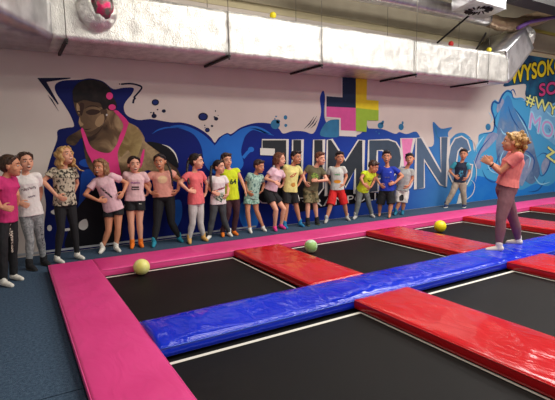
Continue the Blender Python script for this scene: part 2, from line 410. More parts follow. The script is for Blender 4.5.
# white tape on the top edge, brackets and rods
M_brk = mat('dark_steel', srgb(38, 36, 36), .5, .6)
for i, x in enumerate([.70, 2.95, 4.70, 7.02, 9.35]):
    br = thing('duct_bracket', 'dark steel trapeze bracket under the foil duct, '+['leftmost, above the painted head', 'second from the left', 'left of the painted plus sign', 'right of the painted plus sign', 'rightmost, near the slanted end'][i], 'bracket', (x, 6.8, DZ0), 'brackets carrying the foil duct')
    Solid().box((x-.018, DY0-.045, DZ0-.037), (x+.018, DY1, DZ0-.004)).build('cross_bar', M_brk, br, smooth=False)
    for y, zb in ((DY0-.032, DZ0-.07), (DY1-.2, DZ1+.02)):
        Solid().tube([(x, y, zb), (x, y, 5.5)], .005, 8).build('threaded_rod', mat('galvanised', srgb(120, 114, 104), .4, .7), br)
        Solid().cone((x, y, zb), (x, y, zb+.015), .014, .014, 6).build('nut', M_brk, br)
for i, px in enumerate([(273, 17), (489, 50.5), (451, 43)]):
    p = on_y(px, DY0+.1)
    s = Solid().ell((p.x, DY0+.1, DZ1+.07), .055, n=20, m=12)
    o = s.build('small_ball', [mat('ball_y', srgb(235, 215, 20), .4), mat('ball_y', srgb(235, 215, 20), .4), mat('ball_r', srgb(200, 30, 25), .4)][i], loc=(p.x, DY0+.1, DZ1))
    tag(o, ['small yellow ball stuck on top of the foil duct, middle', 'small yellow ball on top of the duct near its slanted end', 'small red ball lying on top of the foil duct'][i], 'ball')

# upper round pipe, supply box, beams
M_pipe = foil('spiral_pipe', (.72, .70, .68), .3, .9, .3, 5)
pipe = thing('ventilation_pipe', 'round silver spiral pipe running high above the foil duct', 'pipe', (9, 6.5, 4.7))
pts = [on_y(p, 6.6) for p in [(300, -22), (350, -9), (400, 0), (450, 11), (490, 20)]]
rad = [.16]*5
s = Solid(); L = []
for a, b in zip(pts, pts[1:]):
    for k in range(12): L.append(a.lerp(b, k/12))
s.tube(L, [.15+.007*(k % 3 == 0) for k in range(len(L))], 18).build('straight_run', M_pipe, pipe)
pts2 = [on_y(p, 6.6) for p in [(486, 19), (500, 24), (516, 25), (535, 19), (560, 10)]]
Solid().chain(pts2, [.15, .16, .16, .17, .17]).blob('bend', mat('brown_foil', srgb(165, 140, 110), .4, .6, bump=.6, bscale=12), pipe, voxel=.03, smooth=2, disp=lambda p: .02*noise.noise(p*8))
pts3 = [on_y(p, 6.35) for p in [(518, 28), (530, 22), (545, 19), (565, 15)]]
tag(Solid().tube(pts3, .045, 10).build('purple_hose', mat('purple_hose', srgb(120, 80, 160), .45), loc=tuple(pts3[0])), 'purple hose running beside the brown pipe at top right', 'hose')
bz = 4.15
c = [on_z(p, bz) for p in [(451.6, 11.4), (483, 19.5), (506, 9)]]
c4 = c[0]+c[2]-c[1]
bxo = thing('ceiling_diffuser', 'square silver supply air box with a slotted swirl grille underneath', 'air vent', tuple(c[1]))
lo = [c[0], c[1], c[2], c4]
s = Solid(); s.rings([[(q.x, q.y, bz) for q in lo], [(q.x, q.y, bz+.55) for q in lo]]).build('housing', M_foil2, bxo, smooth=False)
cen = (c[0]+c[2])/2; s = Solid()
for k in range(16):
    a = 2*math.pi*k/16; r0, r1 = .12, .26
    pts = [(cen.x+rr*math.cos(a+da), cen.y+rr*math.sin(a+da), bz-.006) for rr, da in ((r0, 0), (r1, .25))]
    s.cone(pts[0], pts[1], .012, .018, 6)
s.build('swirl_slots', M_brk, bxo)
Solid().tube([tuple(cen+Vector((0, 0, .4))), (cen.x, cen.y, 5.5)], .012).build('hanger_rod', M_brk, bxo)
for i, (pa, pb) in enumerate([((437, 43), (472, 13)), ((476, 50), (486, 33))]):
    A = on_y(pa, 6.7); B = on_y(pb, 6.2)
    tag(Solid().tube([tuple(A), tuple(B)], .02, 8).build('brace_rod', M_brk, loc=tuple(A)), ['long black diagonal brace rod above the duct, left one', 'short dark diagonal brace rod above the duct, right one'][i], 'rod')
p = on_y((530, 4), 6.0)
tag(Solid().box((p.x-.9, 5.6, p.z-.12), (16, 6.0, p.z+.2)).build('steel_beam', mat('dark_beam', srgb(48, 46, 44), .6), loc=(12, 5.8, 4.9), smooth=False), 'dark steel beam near the ceiling at top right', 'beam')
# ------------------------------------------------------------------ the painted mural (flat paint on the wall, built at its real size)
mural = thing('wall_mural', 'spray-painted mural across the whole back wall with athlete, lettering and blue waves', 'mural', (5, WALL_Y, 0))
def W(px, k=0):
    p = on_y(px, WALL_Y); return (p.x, WALL_Y-.0012*(k+1), p.z)
def smoothpoly(P, n=4, closed=True):
    out = []; N = len(P)
    for i in range(N if closed else N-1):
        g = (lambda j: P[j % N]) if closed else (lambda j: P[max(0, min(N-1, j))])
        p0, p1, p2, p3 = (np.array(g(i+d), float) for d in (-1, 0, 1, 2))
        for k in range(n):
            t = k/n; out.append(tuple(.5*(2*p1+(p2-p0)*t+(2*p0-5*p1+4*p2-p3)*t*t+(3*p1-p0-3*p2+p3)*t**3)))
    if not closed: out.append(tuple(P[-1]))
    return out
def poly(s, P, k, sm=True):
    if sm: P = smoothpoly(P)
    V = [W(p, k) for p in P]
    for v in V:
        pass
    V = [(x, y, max(z, .004)) for x, y, z in V]
    s.add(V, [tuple(range(len(V)))])
def disc(s, c, rx, ry, k, n=28, rot=0):
    s.add([W((c[0]+rx*math.cos(a)*math.cos(rot)-ry*math.sin(a)*math.sin(rot), c[1]+rx*math.cos(a)*math.sin(rot)+ry*math.sin(a)*math.cos(rot)), k) for a in [2*math.pi*i/n for i in range(n)]], [tuple(range(n))])
def stroke(s, P, wd, k, closed=False, sm=False, taper=False):
    if sm: P = smoothpoly(P, 4, closed)
    elif closed: P = list(P)+[P[0]]
    if sm and closed: P.append(P[0])
    P = [np.array(p, float) for p in P]; N = len(P); A = []; B = []
    for i in range(N):
        d = P[min(i+1, N-1)]-P[max(i-1, 0)]
        if closed and i in (0, N-1): d = P[1]-P[N-2]
        L = math.hypot(*d) or 1; nn = np.array([-d[1], d[0]])/L
        wk = wd/2*(max(.15, math.sin(math.pi*i/(N-1))) if taper else 1)
        if 0 < i < N-1 and not sm:
            d1 = P[i]-P[i-1]; c = abs(np.dot(d1/(math.hypot(*d1) or 1), d/L)); wk /= max(c, .45)
        A.append(P[i]+nn*wk); B.append(P[i]-nn*wk)
    V = [W(a, k) for a in A]+[W(b, k) for b in B]
    s.add(V, [(i, i+1, N+i+1, N+i) for i in range(N-1)])
def paint(name, s, m, split=None):
    if split:
        st = s.starts+[(len(s.v), len(s.f))]; o = None
        for (v0, f0), (v1, f1) in zip(st, st[1:]):
            q = Solid(); q.v = s.v[v0:v1]; q.f = [tuple(i-v0 for i in f) for f in s.f[f0:f1]]; o = paint(split, q, m)
        return o
    st = s.starts+[(len(s.v), 0)]
    for i_, (a_, b_) in enumerate(zip(st, st[1:])):
        for q_ in range(a_[0], b_[0]): v_ = s.v[q_]; s.v[q_] = (v_[0], v_[1]-.00007*(i_+paint.n % 9), v_[2])
    paint.n += 1
    o = s.build(name, m, mural, smooth=False)
    bm = bmesh.new(); bm.from_mesh(o.data); bmesh.ops.triangulate(bm, faces=[f for f in bm.faces if len(f.verts) > 4]); bm.normal_update()
    for f in bm.faces:
        if f.normal.y > 0: f.normal_flip()
    bm.to_mesh(o.data); bm.free(); return o
paint.n = 0
def grad(name, stops, a, b, nz=.12, nscale=1.2, rough=.55, axis=0):
    """paint that changes colour along the wall (x) or up it (z): stops = [(position, colour)]"""
    m = bpy.data.materials.new(name); m.use_nodes = True; nt = m.node_tree; bs = nt.nodes['Principled BSDF']; bs.inputs['Roughness'].default_value = rough; bs.inputs['Specular IOR Level'].default_value = .15
    g = nt.nodes.new('ShaderNodeNewGeometry'); sp = nt.nodes.new('ShaderNodeSeparateXYZ'); nt.links.new(g.outputs['Position'], sp.inputs[0])
    mr = nt.nodes.new('ShaderNodeMapRange'); mr.inputs['From Min'].default_value = a; mr.inputs['From Max'].default_value = b
    nt.links.new(sp.outputs[axis], mr.inputs['Value'])
    n = nt.nodes.new('ShaderNodeTexNoise'); n.inputs['Scale'].default_value = nscale; n.inputs['Detail'].default_value = 4; n.inputs['Distortion'].default_value = 1.0
    nt.links.new(g.outputs['Position'], n.inputs['Vector'])
    ma = nt.nodes.new('ShaderNodeMath'); ma.operation = 'MULTIPLY_ADD'; ma.inputs[1].default_value = nz*2; nt.links.new(n.outputs[0], ma.inputs[0])
    m2 = nt.nodes.new('ShaderNodeMath'); m2.operation = 'SUBTRACT'; m2.inputs[1].default_value = nz; nt.links.new(mr.outputs[0], m2.inputs[0]); nt.links.new(m2.outputs[0], ma.inputs[2])
    cr = nt.nodes.new('ShaderNodeValToRGB'); nt.links.new(ma.outputs[0], cr.inputs[0])
    e = cr.color_ramp.elements
    while len(e) < len(stops): e.new(.5)
    for i, (p, c) in enumerate(stops): e[i].position = p; e[i].color = (*srgb(*c), 1)
    nt.links.new(cr.outputs[0], bs.inputs['Base Color'])
    return m
M_bg = grad('navy_to_sky_paint', [(0, (6, 18, 78)), (.28, (8, 26, 112)), (.42, (20, 48, 144)), (.62, (40, 76, 160)), (.75, (64, 128, 186)), (.86, (72, 160, 206)), (1, (70, 156, 206))], 0, 12.5, .03, 1.5)
s = Solid()
poly(s, [(55.2,85),(62.8,80.6),(80.5,79.6),(90.5,78.3),(103,81.4),(113.3,89),(123.3,87.7),(133.4,88),(132,94),(125.9,101.5),(123.8,107.8),(127,115.4),(138.5,120),(151,119),(170,122.2),(181,122.4),(191.6,125),(202.4,130.5),(210.5,137),(214.7,142.6),(218.6,137.7),(226.8,133),(231.3,134),(240,127.8),(251,123.9),(260.8,122.7),(271.6,124),(278.8,128.6),(283.3,133.5),(293,131),(304,131.4),(313,133.5),(318,124),(321,112),(319.8,98),(323,90.5),(325,97),(324,112),(326,122),(334,132),(345,136),(356,135.5),(363,131),(365.8,121.8),(368,127.8),(372.5,128.5),(383,129.3),(395,133.8),(399.5,132),(406.6,134),(416,131.6),(421,138.8),(425.6,145.5),(431.6,146.5),(434,141),(432.8,122),(441,128.5),(452,127.2),(448,132.8),(450,139),(456,134),(464,133),(472,140),(474,150.6),(478,143.5),(478.8,135),(485,132.6),(493,130.5),(494.6,120),(490.8,108),(494.5,99.8),(499,102),(501.5,95),(507,89.8),(511.8,91.5),(514,97.5),(521.5,97.5),(527.6,101),(540,100),(562,100),(562,200),(478,214),(415,221),(300,236),(170,252),(80,261),(46,262),(44,230),(46,205),(44,186),(50,160),(57,140),(57.7,130.5),(68,127.5),(74,126),(70.4,115.4),(62.8,102.8),(56,92.7)], 0)
paint('blue_background', s, M_bg)
# swelling waves of lighter blue
s = Solid()
poly(s, [(170,126.5),(181,125),(192,128),(204,135),(213,143.5),(215,145),(222,136.5),(228,134.4),(231,136),(240,129.6),(252,126),(262,128),(271,134),(262,132.5),(253,130),(246,135),(243,142),(241,152),(243,166),(230,176),(215,174),(205,165),(201,146),(193,134),(180,128.5)], 1)
disc(s, (251,149.5), 3, 2.6, 1); stroke(s, [(243,158),(247,153),(250.4,150)], 3.2, 1.5)
disc(s, (88,163), 9, 4.2, 1); poly(s, [(82,172),(92,170),(98,180),(94,196),(88,214),(84,224),(78,214),(80,190)], 1)
stroke(s, [(152,134),(158,130),(168,127.5),(182,128)], 1.6, 1, sm=True, taper=True)
poly(s, [(96,176),(110,176),(112,200),(98,214),(94,200)], 1)

stroke(s, [(250,128),(258,129.5),(266,133),(274,135.5)], 1.4, 1, sm=True, taper=True)
poly(s, [(240,205),(250,200),(258,215),(256,228),(246,229),(240,220)], 1); poly(s, [(168,205),(180,200),(182,215),(176,228),(168,222)], 1)
paint('light_blue_waves', s, grad('wave_paint', [(0, (24, 70, 160)), (.5, (34, 104, 194)), (1, (52, 126, 206))], 1, 6, .15, 2.5), split='light_blue_wave')
# teal accents
s = Solid(); disc(s, (275.2,124.3), 4.6, 4.8, 2); disc(s, (278,121.5), 2, 2, 2); disc(s, (285.7,125.4), 1.5, 1.6, 2); disc(s, (285.4,117.4), 1.8, 2.2, 2); disc(s, (276,116.5), 1, .8, 2); disc(s, (274.8,118.8), .7, .7, 2)
poly(s, [(321,136),(322,128),(328,121),(336,119.5),(340,121),(340,136)], 2)
disc(s, (380.5,125.5), 3, 3.2, 2); disc(s, (382.5,122.6), 1.3, 2.2, 2, rot=.4); disc(s, (401,127), 2.6, 3.2, 2); disc(s, (402.5,122.8), 1, 1.6, 2); disc(s, (379,133.5), .7, .9, 2)
disc(s, (376,131.5), .5, .6, 2); stroke(s, [(435,126),(437,136),(441,139)], 1, 2, sm=True); disc(s, (488,127), 2.6, 3.4, 2)
paint('teal_drops', s, mat('teal_paint', srgb(52, 118, 158), .5, vary=.08), split='teal_drop')
# ink spikes, hooks, dots
s = Solid()
poly(s, [(37.2,78),(70.5,77.6),(70.5,78.6),(46.5,82),(58.8,104),(57.6,104.6)], 2, False)
stroke(s, [(48,95.2),(51.6,99.7),(58.8,111.4)], 1.2, 2, taper=True)
stroke(s, [(121,84.2),(130,83.6),(137.2,84.9),(141.6,87.2),(139.7,91),(133.6,97.8)], 1.7, 2, sm=True); disc(s, (119.6,84), .7, .7, 2)
stroke(s, [(135.5,97.5),(133.6,100),(133,103.4)], 2, 2, taper=False)
for c, rx, ry in [((155.3,102.3),3.7,3.2),((163.8,111),2,1.7),((154,116),2.6,2.2),((157.5,109.6),.8,.7),((151,112.5),.7,.6),((153.6,113),1,1),((203,116.7),4.9,4),((216.1,118.8),2.1,1.8),((214.5,117),1,.8),((212,126),1.3,1.1),((207.3,130),2.4,2.3),((215.4,111),.6,.8),((204.6,125.4),.6,.6),((218,115.5),.5,.4),((205,127.8),.5,.5)]: disc(s, c, rx, ry, 2)
for a, b in (((304,129),(314.2,116.5)), ((307.5,128.6),(316.8,116)), ((310.5,128.4),(317.6,119.5))): stroke(s, [a, ((a[0]+b[0])/2+.6, (a[1]+b[1])/2+.6), b], 1.2, 2, taper=True)
paint('ink_marks', s, mat('ink_paint', srgb(12, 18, 52), .5), split='ink_mark')
s = Solid()
for c, rx in [((155.3,102.3),2.6),((203,116.7),3.6),((207.3,130),1.6)]: disc(s, c, rx, rx*.8, 3)
paint('ink_dot_centres', s, mat('navy_paint', srgb(24, 40, 104), .5), split='ink_dot_centre')
# the athlete
M_skinp = grad('painted_skin', [(0, (48, 36, 30)), (.35, (104, 82, 60)), (.6, (170, 144, 108)), (1, (70, 54, 44))], .75, 2.5, .75, 2.6)
s = Solid()
poly(s, [(106.6,106),(114.7,109),(121,115),(127.7,121.8),(137.7,127.4),(144,136.8),(145.5,142),(155.7,149.5),(168,158),(178,170),(180,182),(160,176),(148,170),(136,176),(120,180),(100,178),(88,166),(84,150),(82,138),(78,142),(74,145.7),(66.6,143),(67.8,137),(76,132),(83,128.5),(90,132),(102,126),(107,115)], 3)
paint('athlete_body', s, M_skinp)
s = Solid()
poly(s, [(128,123.5),(137,129),(142,138),(140,150),(134,160),(128,150),(121,157),(117.5,150),(121,141),(125,133)], 4); poly(s, [(130,166),(136,162),(142,168),(139,180),(131,180)], 4)
paint('athlete_shoulder_light', s, grad('painted_skin_light', [(0, (120, 98, 60)), (.5, (176, 154, 104)), (1, (112, 90, 66))], 1.5, 2.3, .6, 4.5), split='skin_highlight')
s = Solid()
poly(s, [(74,99.5),(84,98.7),(93,100),(100,102.4),(106.6,107.7),(107.8,115),(102,125.9),(95,134),(88,134.4),(84.5,130.6),(82.8,128),(79.8,126.8),(80.4,124.8),(78.4,122),(79.5,116.8),(75.5,110)], 5)
paint('athlete_face', s, grad('painted_face', [(0, (100, 80, 60)), (.45, (132, 108, 82)), (.75, (158, 130, 98)), (1, (130, 104, 82))], 1.0, 1.55, .3, 5))
s = Solid()
poly(s, [(73.5,99),(84,98.4),(93,100),(101,103),(104,107.6),(96,106.5),(88,107),(83.5,110),(80.4,116),(77,114)], 5.5); poly(s, [(100,110),(106,109),(107,116),(104,122),(102,116)], 5.5); poly(s, [(84,131),(90,131.6),(97,128),(101,124),(101,128),(95,134),(88,134.4)], 5.5)
paint('face_mid', s, mat('face_mid_paint', srgb(80, 62, 48), .6), split='face_shadow')
s = Solid()
poly(s, [(79.6,117),(80.8,121.5),(83.5,124.5),(80.5,126.2),(78.6,122.5)], 6); poly(s, [(97,118),(103,114),(104,121),(99,127),(95,124)], 6); poly(s,[(77,103),(80,108),(79,114),(76.4,109)],6)
paint('face_highlights', s, mat('face_light_paint', srgb(162, 136, 102), .6), split='face_highlight')
s = Solid()
poly(s, [(86,111.5),(91,109.3),(98,110),(100,112),(96,114.5),(90,115),(86.5,113.5)], 6); stroke(s, [(84.6,109),(89,106.4),(95,106.2),(101,108.6)], 1.4, 7, sm=True, taper=True)
stroke(s, [(76.6,112),(78.6,111.4),(80.3,112.4)], 1.4, 7); poly(s, [(80,103),(84,104),(83,112),(81,116),(79.6,110)], 6); stroke(s, [(82.6,128.9),(87,129.6),(91,128.6)], 1.3, 7, taper=True)
stroke(s, [(103,126),(98,132),(92,137),(88,137)], 2.2, 4, sm=True, taper=True)
paint('face_shadows', s, mat('face_dark_paint', srgb(58, 42, 36), .6), split='face_shadow')
s = Solid()
poly(s, [(73.4,101.5),(72.6,95),(73,89.8),(78.6,82.6),(89.5,79.6),(102,81.9),(109.5,88),(112,95),(116.5,104),(115,110.2),(109,110.4),(106.8,108.7),(103,109.5),(100,103.4),(93,102),(84,100.2),(77,102.4)], 8)
paint('athlete_hair', s, mat('hair_paint', srgb(20, 16, 20), .5, colr2=srgb(38, 30, 30), vscale=9))
s = Solid()
poly(s, [(113.3,110.7),(117,110.5),(121.4,114.3),(127.9,121.6),(127.7,126),(123.4,138.6),(119,148),(117.5,155),(119,166),(120,178),(100,178),(92,162),(87,152),(84.4,144),(81.6,134),(80.8,129.6),(82.6,128),(85.8,135),(90.8,146.4),(99.8,151.8),(108.8,152.8),(113,149.5),(117,143.5),(119.6,135),(123.2,125.6),(119,117.5)], 7)
poly(s, [(142,152),(144.4,149.5),(143.6,158),(141,167),(139,166)], 7); disc(s, (109.4,96), 3.4, 3.6, 9); disc(s, (112,107.3), 3.6, 3, 9)
paint('pink_top_and_hair_ties', s, mat('pink_paint', srgb(222, 62, 132), .5, vary=.08, vscale=3), split='pink_top')
s = Solid(); disc(s, (106.6,115), .9, 1, 9); stroke(s, [(162,144.4),(169,147.4),(175,154),(178,163)], 1.5, 9, sm=True, taper=True)
stroke(s, [(118,240),(122,215),(126,200)], .5, 1); poly(s, [(51,211),(62,207.5),(60,213),(54,214.5)], 3)
disc(s, (49.5,228), 2.4, 3, 3); poly(s,[(79.5,222),(86,219),(88,226),(84,230),(79,228)],3)
poly(s, [(62,229.5),(69,228),(69.5,230.5),(63,231)], 3)
paint('white_accents', s, mat('white_paint', srgb(214, 210, 204), .5), split='white_mark')
s = Solid(); poly(s, [(147,142),(156,142.5),(165,145.6),(172,151),(177,160),(178,168),(170,163),(160,153),(152,147)], 8)
poly(s,[(95,178),(92,190),(76,210),(68,232),(66,248),(92,246),(120,243),(120,200),(112,178)],2)
paint('black_glove', s, mat('black_paint', srgb(16, 16, 22), .5), split='black_shape')

# plus sign of four colours
s = Solid()
poly(s, [(340.6,77),(340.6,96.4),(324.6,95.2),(324.6,118.2),(338.8,119.6),(338.8,136),(356,136.6),(356,77)], 10, False)
paint('plus_sign_outline', s, mat('white_paint', srgb(214, 210, 204), .5))
for nm, P, c in (('plus_sign_navy', [(342,76),(355.4,77),(355.4,107.9),(326,106.6),(326,96.2),(342,97.4)], (30, 46, 76)), ('plus_sign_yellow', [(355.4,77),(366.6,78),(366.2,99.9),(378.2,100.8),(378.2,110.4),(355.4,107.9)], (226, 208, 44)),
                 ('plus_sign_pink', [(326,106.6),(355.4,107.9),(355.4,131),(340.4,130.3),(340.3,118),(326,116.8)], (208, 84, 150)), ('plus_sign_green', [(355.4,107.9),(378.2,110.4),(378,120.6),(366.6,120.4),(366,132),(355.4,131)], (152, 188, 62))):
    s = Solid(); poly(s, P, 11, False); paint(nm, s, mat(nm, srgb(*c), .5, vary=.04))

# big lettering, each letter a part: white outline plus dark fill
def gcol(x): # colour of the fill drifts from charcoal to slate along the word
    t = max(0, min(1, (x-330)/130)); a, b = (44, 47, 52), (92, 118, 146)
    return tuple(a[i]+(b[i]-a[i])*t for i in range(3))
def letter(name, dark, white, holes=()):
    s = Solid()
    for P in white: poly(s, P, 12, False)
    for P in dark: stroke(s, P, 2.6, 12, closed=True)
    for P in holes: stroke(s, P, 2.4, 14, closed=True)
    o = paint('letter_outline', s, mat('white_paint', srgb(214, 210, 204), .5))
    s = Solid(); xm = np.mean([p[0] for P in dark for p in P])
    for P in dark: poly(s, P, 13, False)
    f = paint('letter', s, mat('letter_fill_'+name, srgb(*gcol(xm)), .5, vary=.05)); f['label'] = 'painted capital '+name if name != '!' else 'painted exclamation mark'
    if holes:
        s = Solid()
        for P in holes: poly(s, P, 15, False)
        h = paint('letter_hole', s, M_bg)
letter('J', [[(262,140.3),(285.7,140.2),(286,199),(276,203),(262,202),(254,196),(252,186),(262,184),(266,190),(274.6,190),(274.4,148.6),(262,148)]], [[(259.8,148),(274.5,148.6),(274.2,155.6),(259.8,155)]])
letter('U', [[(292.8,140),(300.6,140),(301,180),(306,184),(313.5,180),(313.8,140),(322,140),(322.4,188),(316,196),(299,197.5),(292.4,192)]], [])
letter('M', [[(327.5,140),(330.6,140),(345,161.5),(358.4,140.4),(361.8,140.4),(361.8,193),(355.6,193),(355.4,168),(345,186),(335,170),(334.4,195),(327,195.5)]], [])
Pb = [(368.8,140.4),(388,140.2),(395,142.6),(399,149),(400.4,158),(399,168),(393,175),(386,177.5),(377,178),(377,191),(368.8,192)]
letter('P', [Pb], [], holes=[[(377.4,150.6),(381.5,151),(385,154),(386.6,160),(384.4,166),(377.4,168)]])
letter('N', [[(416.4,138.2),(420.4,138.2),(440.6,173),(440.8,137.2),(447,137.2),(445,187),(440,184),(423.4,158.5),(423.2,187.6),(416.2,189)]], [])
letter('G', [[(469.5,150),(466.4,140.5),(461,137),(455,139),(450.4,147),(448,160),(449,174),(453.6,184),(460,186.5),(466,184),(470,176),(471.4,165),(463,164),(463,169),(465.4,170),(464,175),(460.6,177),(457,174),(455.4,162),(457,151),(460.6,147),(463.6,148.6),(464,153)]], [])
s = Solid(); stroke(s, [(401,138.6),(412.4,138.6),(407.4,166),(403.6,166)], 2.6, 12, closed=True); stroke(s, [(406.2+5.6*math.cos(a), 179+9.5*math.sin(a)) for a in [2*math.pi*i/24 for i in range(24)]], 2.4, 12, closed=True)
paint('letter_outline', s, mat('white_paint', srgb(214, 210, 204), .5))
s = Solid(); poly(s, [(401,138.6),(412.4,138.6),(407.4,166),(403.6,166)], 13, False); disc(s, (406.2,179), 5.4, 9.2, 13)
f = paint('letter', s, mat('exclaim_pink', srgb(222, 128, 176), .5, vary=.05)); f['label'] = 'painted pink exclamation mark'
# dark band under the word
s = Solid(); poly(s, [(288,196),(300,212),(330,206),(362,203),(378,198),(378,193),(360,190),(320,188)], 4, False); paint('dark_band', s, mat('black_paint', srgb(16, 16, 22), .5))
# splashes at the right of the word
s = Solid()
stroke(s, [(468,178),(474,184),(472,194),(464,200),(458,196)], .8, 12, sm=True, taper=True); stroke(s, [(473,160),(476,170),(475,182)], .8, 12, sm=True, taper=True)
poly(s, [(457,201),(459.5,193),(463,200),(463.4,205.4),(456,206)], 12)
stroke(s, [(452,196),(448,200),(446,206)], .7, 12, taper=True); stroke(s, [(468,138),(474,142),(476,152)], .9, 12, sm=True, taper=True)
paint('white_splashes', s, mat('white_paint', srgb(214, 210, 204), .5), split='white_splash')

# right-hand water creature in blues and greys
M_rock = grad('grey_blue_paint', [(0, (86, 112, 150)), (.4, (124, 148, 176)), (.6, (96, 130, 170)), (1, (60, 130, 190))], 1.0, 2.6, .5, 3.5, axis=2)
s = Solid(); poly(s, [(507,95.5),(511,99),(514,108),(524.5,123),(532,139.5),(536,156),(540,172),(532,184),(520,178),(508,178),(500,168),(496,150),(497,130),(499,118),(501,108)], 2)
paint('creature_body', s, M_rock)
s = Solid(); poly(s, [(488,134),(494,132.5),(498,136),(490,146),(480,156),(481,166),(478,169),(474,163),(477,154),(482,146)], 4); poly(s, [(500,98),(504,101),(501,108),(497.6,113),(496.4,108)], 4)
poly(s, [(521,172),(526,160),(533,158),(532,168),(526,178),(522,186),(519,182)], 4); poly(s, [(541,166),(545,158),(549,160),(547,170),(543,175)], 4)
poly(s, [(505,140),(511,136),(516,144),(514,152),(507,150)], 4)
paint('creature_limbs', s, mat('mauve_grey_paint', srgb(152, 158, 184), .5, colr2=srgb(120, 140, 176), vscale=6), split='creature_limb')
s = Solid()
poly(s, [(514,99),(522,100),(530,106),(530,118),(540,134),(548,140),(562,146),(562,104),(545,106),(530,101)], 3)
paint('pale_wash', s, grad('pale_wash_paint', [(0, (96, 164, 208)), (.5, (150, 190, 220)), (1, (110, 170, 214))], 9, 14, .5, 2))
s = Solid()
poly(s, [(447,207),(455,190),(470,186),(476,176),(492,180),(505,186),(520,190),(535,184),(548,186),(562,178),(562,200),(478,214)], 1)
paint('deep_blue_wave', s, grad('deep_blue_paint', [(0, (56, 140, 204)), (.5, (30, 112, 196)), (1, (38, 126, 206))], 9, 13, .4, 2.4))
s = Solid()
for P, wd in [([(478.5,136),(484,133.6),(492.6,131.5),(494.4,120),(491.4,109),(493.6,101.6),(498.6,103.2),(501.6,96.6),(506.6,91),(511.6,93.4),(513.6,98.8),(521,99)], 1.5), ([(492,135),(486,142),(480,150),(476,160),(474,168)], 1.0), ([(514,108),(520,116),(525,124),(529,136)], 1.2), ([(508,106),(512,118),(520,130)], .8),
              ([(482,170),(486,178),(494,182),(502,176)], 1.0), ([(520,150),(528,152),(534,160),(532,172)], 1.2), ([(536,158),(543,153),(550,158),(547,170),(541,176),(538,168)], 1.1), ([(545,180),(538,190),(528,192)], 1.0), ([(498,112),(494,122),(498,130)], 1.0), ([(548,128),(556,140),(562,146)], 1.2), ([(500,152),(494,166),(486,170)], .9), ([(452,186),(460,190),(466,198)], .9)]:
    stroke(s, P, wd*1.2, 5, sm=True, taper=True)
stroke(s, [(509.5,93),(513,89.5),(516,96)], 1.1, 5, sm=True, taper=True)
paint('creature_outlines', s, mat('outline_blue_paint', srgb(28, 84, 150), .5), split='creature_outline')
s = Solid()
for P, wd in [([(484,136),(478,144),(474,152)], 1.2), ([(516,112),(522,122),(527,132),(530,144)], 1.0), ([(504,150),(500,160),(504,170)], .9), ([(524,154),(530,158),(528,168)], 1.0), ([(534,176),(540,184),(550,182)], 1.1), ([(486,160),(490,170),(498,174)], .9), ([(500,128),(504,134),(510,132)], .9), ([(488,112),(492,118),(489,124)], .8), ([(545,110),(552,116),(560,116)], 1.5)]:
    stroke(s, P, wd*1.3, 6, sm=True, taper=True)
paint('pale_streaks', s, mat('pale_streak_paint', srgb(150, 206, 232), .5), split='pale_streak')
s = Solid(); poly(s, [(503,86),(512,74),(526,58),(531,52.5),(545,50),(562,47),(562,106),(548,106),(536,103),(528,99),(525,94),(525.6,84.4),(515,85)], 3)
paint('dark_teal_patch', s, mat('dark_teal_paint', srgb(22, 58, 92), .5, colr2=srgb(26, 96, 130), vscale=2.5))
# graffiti writing
def wtext(txt, px0, px1, hpx, k, m, name, outline=None, rot_extra=0, bold=.02):
    A = Vector(W(px0)); B = Vector(W(px1)); d = B-A; ang = math.atan2(d.z, d.x)+rot_extra; L = d.length
    top = Vector(W((px0[0], px0[1]-hpx))); H = top.z-A.z
    def glyphs():
        cu = bpy.data.curves.new(name, 'FONT'); cu.body = txt; cu.size = 1; cu.space_character = 1.03
        o = bpy.data.objects.new('t', cu); COL.objects.link(o)
        me = bpy.data.meshes.new_from_object(o.evaluated_get(bpy.context.evaluated_depsgraph_get())); bpy.data.objects.remove(o); return me
    me = glyphs(); xs_ = [v.co.x for v in me.vertices]; x0, x1, y1 = min(xs_), max(xs_), .72
    ca, sa = math.cos(ang), math.sin(ang); base = [v.co.copy() for v in me.vertices]; faces = [tuple(f.vertices) for f in me.polygons]
    def layer(shifts, kk, mm, nm):
        q = Solid()
        for j_, (dx, dy) in enumerate(shifts): q.add([(A.x+(v.x-x0)/(x1-x0)*L*ca-v.y/y1*H*sa*.6+dx*H, WALL_Y-.0012*(kk+1)-.00014*j_, A.z+(v.x-x0)/(x1-x0)*L*sa+v.y/y1*H*ca+dy*H) for v in base], faces)
        q.build(nm, mm, mural, smooth=False)
    if outline: layer([(.11*math.cos(a), .11*math.sin(a)) for a in [math.pi*i/4 for i in range(8)]], k-1, outline, name+'_outline')
    b_ = bold*1.5
    layer([(0, 0)]+([(b_*math.cos(a), b_*math.sin(a)) for a in [math.pi*i/3 for i in range(6)]] if bold else []), k, m, name)
M_yel = mat('yellow_paint', srgb(232, 206, 40), .5); M_pyel = mat('pale_yellow_paint', srgb(226, 226, 132), .5); M_ink = mat('black_paint', srgb(16, 16, 22), .5)
wtext('WYSOKO', (510.5, 83.5), (562, 71.5), 16.5, 9, M_yel, 'yellow_writing', M_ink, bold=.03)
wtext('SOS', (539, 96), (563, 92), 12.5, 9, mat('rose_paint', srgb(196, 60, 120), .5), 'rose_writing', M_ink, bold=.03)
wtext('#WYS', (525.5, 103.5), (561, 118), 11.5, 9, M_pyel, 'hashtag_writing', mat('dark_teal_paint', srgb(22, 58, 92)), bold=.02)
wtext('MOC', (528.5, 128), (562, 144), 17, 8, mat('lilac_paint', srgb(196, 150, 204), .5), 'lilac_writing', mat('pale_streak_paint', srgb(150, 206, 232)), bold=.0)
wtext('ZA', (545.5, 156), (561, 168), 11, 9, M_pyel, 'pale_writing', mat('outline_blue_paint', srgb(28, 84, 150)), bold=.03)
